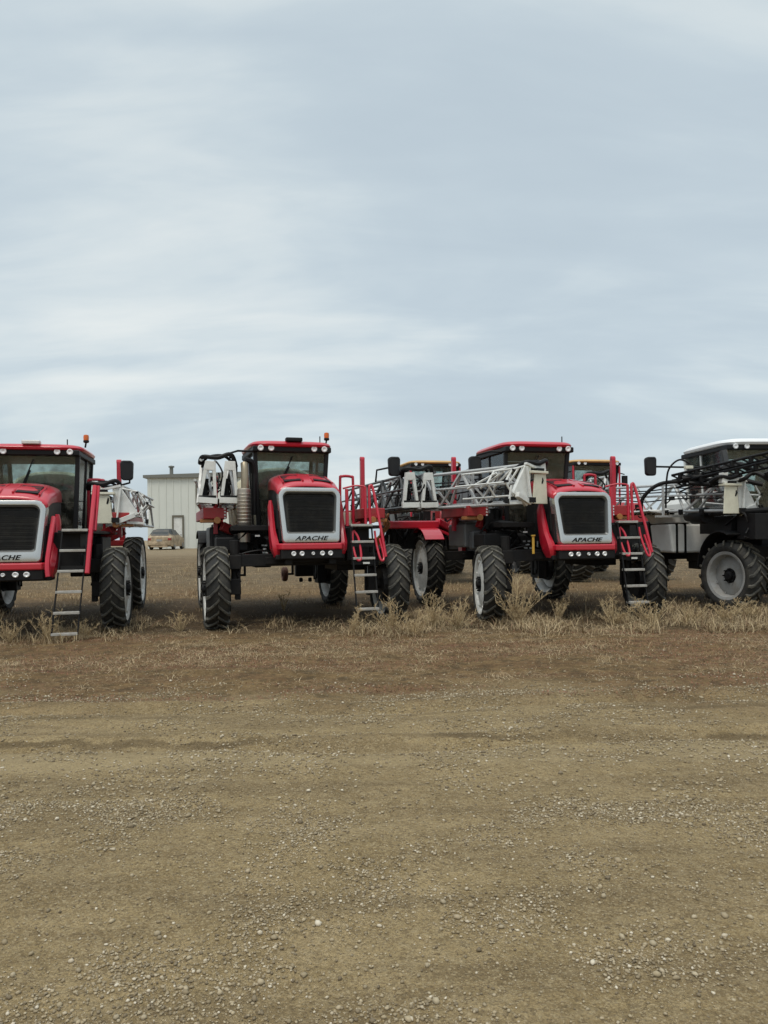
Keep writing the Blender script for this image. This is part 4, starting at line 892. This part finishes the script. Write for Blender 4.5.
# extras: hanging gauge wheels behind the middle sprayer, dipstick, swung-out red arm on the right sprayer
for x_ in (-.75, .55):
    g_ = MB(); g_.bar((x_ + .22, 5.8, 1.5), (x_ + .22, 5.8, .75), .06, .06); g_.tube([(x_ + .25, 5.8, .75), (x_, 5.8, .75)], .03, 8); gg = g_.build('caster_arm', M['frame'], S2)
    q = MB(); q.lathe([(-.06, .08), (-.07, .17), (-.04, .2), (.04, .2), (.07, .17), (.06, .08), (.05, .001), (-.05, .001)], 'x', 20, (x_, 5.8, .75)); q.build('caster_wheel', M['rust'], gg, smooth=True)
q = MB(); q.box((1.15, 5.8, .85), (.62, .3, .34)); q.bar((1.15, 5.6, 1.5), (1.15, 5.8, 1.0), .1, .1); q.box((1.0, 5.8, .58), (.1, .1, .12)); q.box((1.25, 5.8, .58), (.1, .1, .12)); q.build('pump_box', M['black'], S2, bevel=.03)
q = MB(); q.prism([(1.02, 2.02), (1.62, 2.02), (1.62, 2.26), (1.4, 2.30), (1.02, 2.28)], 'y', 1.9, 2.3); q.build('rear_panel', M['cream'], S2, bevel=.01)
q = MB(); q.box((-.90, -.32, 1.52), (.05, .03, .36)); q.lathe([(0, .001), (0, .045), (.03, .045), (.03, .001)], 'z', 10, (-.90, -.32, 1.69)); q.build('dipstick', M['yellowtag'], S3, bevel=.01)
q = MB(); q.box((-2.15, 4.55, 2.02), (1.5, .28, .20)); q.bar((-2.9, 4.4, 2.0), (-3.0, 4.3, 1.4), .10, .14); q.bar((-1.4, 4.6, 2.1), (-.5, 5.2, 1.7), .16, .2); q.build('swing_arm', M['red'], S3, bevel=.03)
q = MB()
for k in range(3): q.curve([(-2.8 - .1 * k, 4.2, 2.3), (-2.95 + .07 * k, 4.1, 2.0), (-3.05 - .05 * k, 4.2, 1.6), (-2.9, 4.3, 1.4)], .03, 8)
q.build('orange_hose', M['orange'], S3, smooth=True)

def rear_clutter(root, x0, x1, y_, z0, z1, seed):
    random.seed(seed); q = MB(); q.box(((x0 + x1) / 2, y_, (z0 + z1) / 2), (x1 - x0, .12, .16)); q.box(((x0 + x1) / 2, y_ + .1, z0 + .25), ((x1 - x0) * .9, .3, .42))
    for k in range(5):
        xa = random.uniform(x0, x1); q.box((xa, y_ - .05, random.uniform(z0 + .2, z1)), (random.uniform(.1, .3), .2, random.uniform(.15, .4)))
    for k in range(5): q.bar((x0 + (x1 - x0) * k / 4, y_, z0), (x0 + (x1 - x0) * k / 4 + random.uniform(-.2, .2), y_, z1), .06, .06)
    for k in range(14):
        xa = random.uniform(x0, x1); q.curve([(xa, y_ - .1, random.uniform(z0, z1)), (xa + random.uniform(-.3, .3), y_ - .25, random.uniform(z0, z1)), (xa + random.uniform(-.4, .4), y_ - .1, random.uniform(z0, z1))], .022, 6, 4)
    return q.build('plumbing', M['black'], root)
rear_clutter(S3, -2.7, -1.0, 4.95, 1.35, 2.35, 3)
rear_clutter(S2, .9, 2.5, 4.9, 1.5, 2.35, 5)
rear_clutter(S3, -1.3, -.7, 1.2, 1.3, 2.3, 6)
# ------------------------------------------------------------------ white sprayer at the right
W4 = empty('white_sprayer', (9.35, 16.55, 0), R(4)); tag(W4, 'white sprayer cut off by the right edge, grey rimmed front wheel', 'sprayer')
wheel(W4, -1.62, 0, 1.58, .46, R(17), 'rimgrey', 0, .20, hub=1.1, rr=.64); wheel(W4, 1.62, 0, 1.58, .46, R(17), 'rimgrey', 0, .20, hub=1.1, rr=.64)
wheel(W4, -1.62, 4.3, 1.58, .46, 0, 'rimgrey', 0, .20, hub=1.1, rr=.64); wheel(W4, 1.62, 4.3, 1.58, .46, 0, 'rimgrey', 0, .20, hub=1.1, rr=.64)
q = MB(); q.box((-.45, 2.2, 1.35), (.2, 6.2, .3)); q.box((.45, 2.2, 1.35), (.2, 6.2, .3)); q.box((0, 0, 1.3), (2.6, .3, .24)); q.box((0, 4.3, 1.3), (2.6, .3, .24)); q.box((0, 2, 1.5), (1.6, 3.5, .5)); q.box((-1.1, 1.9, 1.0), (.6, 1.2, .35))
for s in (-1, 1):
    for y_ in (0, 4.3): q.box((s * 1.25, y_, 1.1), (.22, .3, .7)); q.tube([(s * 1.25, y_, .79), (s * 1.5, y_, .79)], .12, 12)
q.build('chassis', M['frame'], W4, bevel=.015)
cab(W4, 'roofwhite', post='tankwhite', cx=-.42, rth=1.25, y0=.75, y1=2.6, zb=1.9, zt=3.70, wb=.85, wt=.98)
fn = MB(); n = 12; R1 = .98
oo = [(math.cos(R(8 + 105 * k / n)) * R1, .79 + math.sin(R(8 + 105 * k / n)) * R1) for k in range(n + 1)]; ii = [(a * .965, .79 + (b_ - .79) * .965) for a, b_ in oo]
fn.prism(oo + ii[::-1], 'x', -1.95, -1.35); fn.build('fender', M['black'], W4, bevel=.01)
q = MB(); q.prism([(-2.28, 1.25), (-1.25, 1.25), (-1.05, 1.62), (-1.05, 1.95), (-2.36, 1.95)], 'y', 1.5, 2.6); ts = q.build('side_tank', M['tankwhite'], W4, bevel=.05)
q = MB(); q.box((-1.4, 3.6, 1.55), (1.7, 1.4, 1.0)); q.box((-1.2, 1.9, 1.3), (.5, 1.2, .6)); q.build('equipment_box', M['black'], W4, bevel=.03)
q = MB(); q.box((-2.17, 2.05, 1.6), (.05, 1.13, .73)); q.box((-1.96, 2.05, 1.6), (.05, 1.13, .73)); q.build('tank_strap', M['black'], ts)
q = MB(); q.prism([(-2.85, 2.25), (-2.35, 2.18), (-2.2, 1.97), (-1.5, 1.97), (-1.5, 2.3), (-2.85, 2.3)], 'y', 1.5, 2.9); q.build('body_panel', M['tankwhite'], W4, bevel=.03)
q = MB(); q.box((-1.45, .15, 2.12), (.35, .3, .35)); q.build('valve_box', M['tankwhite'], W4, bevel=.03)
q = MB(); q.lathe([(-.35, .001), (-.35, .17), (-.30, .19), (.2, .19), (.22, .13), (.55, .12), (.55, .001)], 'y', 20, (-1.98, .75, 2.12)); q.build('air_canister', M['char'], W4, smooth=True)
q = MB(); q.tube([(-2.0, .6, 2.12), (-1.95, -.2, 2.16), (-1.2, -.9, 2.2), (-.4, -1.1, 2.25)], .06, 10)
for k in range(9):
    x_ = random.uniform(-1.8, -.9); q.curve([(x_, -.7, random.uniform(1.6, 2.5)), (x_ + random.uniform(-.2, .3), -.6, random.uniform(1.5, 2.3)), (x_ + random.uniform(-.2, .3), .1, random.uniform(1.5, 2.1))], .025, 6, 4)
q.box((-1.1, -.6, 1.85), (1.1, .7, .55)); q.box((-1.2, 0.6, 1.9), (1.0, 1.4, .4)); q.box((-1.05, -.9, 1.95), (.5, .3, .08)); q.box((-.7, -.8, 2.5), (.7, .5, .3)); q.build('engine_plumbing', M['black'], W4, bevel=.01)
q = MB(); q.box((-1.35, -.75, 1.66), (.55, .12, .12)); q.build('marker_bracket', M['redframe'], W4, bevel=.01)
q = MB(); q.box((0.2, 4.4, 2.2), (1.9, 2.4, 1.2)); q.build('product_tank', M['tankwhite'], W4, bevel=.25)
mirror(W4, (-3.38, .15, 3.22), [(-1.7, .7, 3.25), (-2.6, .4, 3.22), (-3.38, .22, 3.22)], .26, .42)
boom(W4, (-1.93, -.55, 2.13), (0, 0, R(15)), 5.8, 'plate', 1, 'boomgrey', h=.70, dz=.16)
# dark folded outer sections lying over the boom and across the cab
for dz_, dx_ in ((0, 0), (-.16, .1)):
    q = MB(); a, b_ = Vector((-2.75 + dx_, .5, 3.04 + dz_)), Vector((-1.0 + dx_, -2.2, 3.50 + dz_)); q.tube([a, b_], .03, 8); q.tube([a + Vector((.1, .2, -.10)), b_ + Vector((.1, .2, -.12))], .025, 8)
    for k in range(16):
        u = k / 16; c_ = a.lerp(b_, u); c2 = a.lerp(b_, u + .06) + Vector((.1, .2, -.11)); q.bar(c_, c2, .03, .03)
        if k % 2: q.box(c_ + Vector((0, 0, -.05)), (.07, .07, .13))
    q.build('folded_boom_tip', M['black'], W4, smooth=False)
q = MB(); q.curve([(-2.9, .5, 2.3), (-2.9, .45, 2.9), (-2.85, .4, 3.2), (-2.65, .35, 3.38), (-2.45, .3, 3.3), (-2.3, .25, 3.1)], .022, 8); q.curve([(-3.3, .9, 2.2), (-3.3, .8, 2.55), (-3.0, .6, 2.85), (-2.5, .4, 2.9), (-1.9, .1, 2.92)], .045, 8); q.curve([(-2.6, .3, 2.95), (-2.2, .1, 3.0), (-1.9, -.1, 3.12), (-1.6, -.3, 3.2), (-1.3, -.4, 3.0)], .07, 8); q.curve([(-1.3, -.8, 3.0), (-1.15, -.8, 2.7), (-1.1, -.8, 2.3), (-1.05, -.7, 1.9)], .06, 8); q.curve([(-2.0, -.2, 3.0), (-1.7, -.5, 2.85), (-1.45, -.6, 3.0), (-1.2, -.8, 2.8)], .045, 8); q.curve([(-2.5, .2, 2.85), (-2.1, .0, 2.8), (-1.7, -.2, 2.9), (-1.2, -.5, 2.75)], .05, 8)
q.build('hydraulic_hose', M['black'], W4, smooth=True)
q = MB(); q.bar((-1.78, -.1, 3.15), (-1.86, -.1, 3.55), .10, .10); q.build('boom_stop', M['boomdark'], W4)
q = MB(); q.box((-2.48, .25, 3.2), (.18, .1, .07)); q.build('work_light', M['cream'], W4, bevel=.01)

# ------------------------------------------------------------------ floaters with amber roofs behind
def floater(x, y, yaw, label, tank):
    rt = empty('floater_spreader', (x, y, .08), yaw); tag(rt, label, 'spreader', 'amber roofed machines in the back row')
    for s in (-1, 1): wheel(rt, s * 1.62, 0, 1.58, .80, 0, 'char', 0, .2)
    for s in (-1, 1): wheel(rt, s * 1.62, 4.6, 1.58, .80, 0, 'char', 0, .2)
    q = MB(); q.box((0, 2.0, 1.35), (1.0, 6.6, .35)); q.box((0, 0, 1.05), (2.4, .3, .25)); q.box((0, 4.6, 1.05), (2.4, .3, .25)); q.box((0, 0.1, 1.8), (1.6, 2.2, .8)); q.build('chassis', M['frame'], rt, bevel=.02)
    q = MB(); q.prism([(-1.2, 1.6), (1.2, 1.6), (1.2, 2.9), (-.9, 2.75), (-1.2, 2.4)], 'x', -.6, .6); q.build('bonnet', M['redframe'], rt, bevel=.06)
    cab(rt, 'yellow', y0=1.5, y1=3.3, zb=2.5, zt=4.38, wb=.82, wt=.95)
    q = MB(); q.box((0, 5.0, 2.7), (2.2, 2.6, 1.4)); q.build('product_tank', M[tank], rt, bevel=.2)
    for s in (-1, 1):
        q = MB(); q.tube([(s * .98, 1.35, 2.4), (s * .98, 1.35, 4.3)], .04, 8); q.build('grab_rail', M['rail'], rt)
        q = MB(); q.box((s * 1.35, 1.6, 3.7), (.22, .1, .5)); q.tube([(s * .95, 1.6, 4.1), (s * 1.35, 1.6, 4.0)], .025, 6); q.build('mirror', M['black'], rt, bevel=.04)
    return rt
floater(2.30, 27.0, R(13), 'amber roofed machine behind the pair of open white boom frames, left of two', 'tankgrey')
floater(8.55, 27.3, R(13), 'amber roofed machine directly behind the bonnet of the right red sprayer', 'tankgrey')

# ------------------------------------------------------------------ steel shed and car
SH = empty('steel_shed', (-20.1, 63, .93), R(2)); tag(SH, 'cream ribbed steel shed with grey eave trim and a small chimney pipe', 'building')
q = MB(); WL, HT = 14.5, 6.05
q.box((WL / 2, 6, HT / 2), (WL, 12, HT)); q.build('wall', M['siding'], SH)
q = MB()
for k in range(int(WL / .62)): q.prism([(.31 + .62 * k - .06, -.002), (.31 + .62 * k + .06, -.002), (.31 + .62 * k + .035, -.05), (.31 + .62 * k - .035, -.05)], 'z', .0, HT - .02)
q.build('wall_rib', M['siding'], SH)['kind'] = 'stuff'
q = MB(); q.prism([(-.3, HT), (WL + .3, HT), (WL + .3, HT + .55), (WL / 2, HT + .45), (-.3, HT + .24)], 'y', -.25, 12.3); rf = q.build('roof', M['trim'], SH)
q = MB(); q.lathe([(0, .001), (0, .16), (.95, .16), (.95, .001)], 'z', 14, (1.75, 1.2, HT + .1)); q.lathe([(.9, .001), (.9, .25), (1.02, .25), (1.08, .001)], 'z', 14, (1.75, 1.2, HT + .1)); q.build('chimney', M['trim'], rf)
q = MB(); x0, x1 = 2.15, 3.0
q.box((x0, -.09, 1.38), (.12, .12, 2.76)); q.box((x1, -.09, 1.38), (.12, .12, 2.76)); q.box(((x0 + x1) / 2, -.09, 2.78), (x1 - x0 + .12, .13, .16)); dd = q.build('door', M['doorframe'], SH)
q = MB(); q.box(((x0 + x1) / 2, -.065, 1.35), (x1 - x0 - .12, .04, 2.68)); q.build('door_panel', M['white'], dd)
q = MB(); q.box((x1 - .18, -.10, 1.2), (.06, .06, .06)); q.build('handle', M['black'], dd)
q = MB(); q.box((4.15, -.08, 4.6), (.10, .1, 1.5)); q.box((4.95, -.08, 4.6), (.10, .1, 1.5)); q.box((4.55, -.08, 5.4), (.9, .12, .1)); q.box((4.55, -.08, 3.85), (.9, .12, .1)); wn = q.build('window', M['doorframe'], SH)
q = MB(); q.box((4.55, -.06, 4.6), (.74, .03, 1.44)); q.build('pane', M['white'], wn)

CR = empty('parked_car', (-17.15, 56.5, .93), R(3)); CR.scale = (1.08, 1.08, 1.12); tag(CR, 'mud coated dark estate car parked before the steel shed, seen from behind', 'car')
# local: rear faces -y, length 4.4
def csec(y_, wl, wr, zs, zr, zb=.22):
    return [Vector((x_, y_, z_)) for x_, z_ in ((-wl, zb), (-wl - .03, .55), (-wl, zs), (-wr, zr - .06), (-wr * .8, zr), (wr * .8, zr), (wr, zr - .06), (wl, zs), (wl + .03, .55), (wl, zb))]
q = MB(); q.loft([csec(0, .74, .66, .80, .88, .35), csec(.06, .82, .68, .86, .93, .28), csec(.30, .86, .62, .92, 1.2, .25), csec(.62, .87, .60, .93, 1.40), csec(1.4, .88, .62, .94, 1.46), csec(2.2, .88, .60, .94, 1.42), csec(3.0, .87, .66, .92, .96), csec(4.0, .84, .70, .80, .82), csec(4.4, .72, .6, .6, .64, .3)]); cb = q.build('body', M['mudcar'], CR, smooth=True)
q = MB(); q.add([(-.60, .11, .98), (.60, .11, .98), (.55, .53, 1.37), (-.55, .53, 1.37)], [(0, 1, 2, 3)]); so_ = q.build('rear_window', M['carpaint'], cb); s2 = so_.modifiers.new('thickness', 'SOLIDIFY'); s2.thickness = .03; s2.offset = 0
for s in (-1, 1):
    q = MB(); q.add([(s * .83, .75, .98), (s * .83, 2.5, .98), (s * .64, 2.1, 1.37), (s * .63, .85, 1.38)], [(0, 1, 2, 3)]); g_ = q.build('side_window', M['carpaint'], cb); s2 = g_.modifiers.new('thickness', 'SOLIDIFY'); s2.thickness = .03; s2.offset = 0
    q = MB(); q.box((s * .70, .03, .74), (.22, .08, .16)); q.build('tail_light', M['redlens'], cb, bevel=.02)
    for y_ in (.85, 3.5):
        q = MB(); q.lathe([(-.1, .001), (-.1, .27), (-.07, .32), (.07, .32), (.1, .27), (.1, .001)], 'x', 24, (s * .78, y_, .32)); wq = q.build('wheel', M['casing'], CR, smooth=True)
        q = MB(); q.lathe([(.10, .001), (.108, .18), (.09, .2)], 'x', 16, (s * .78 if s > 0 else -.78 - .2, y_, .32)); q.build('rim', M['rimgrey'], wq)
q = MB(); q.box((0, -.03, .45), (1.6, .14, .24)); q.box((0, -.08, .24), (1.2, .1, .12)); q.build('bumper', M['mudcar'], CR, bevel=.04)
q = MB(); q.box((0, -.012, .66), (.4, .02, .14)); q.build('number_plate', M['rimgrey'], CR)
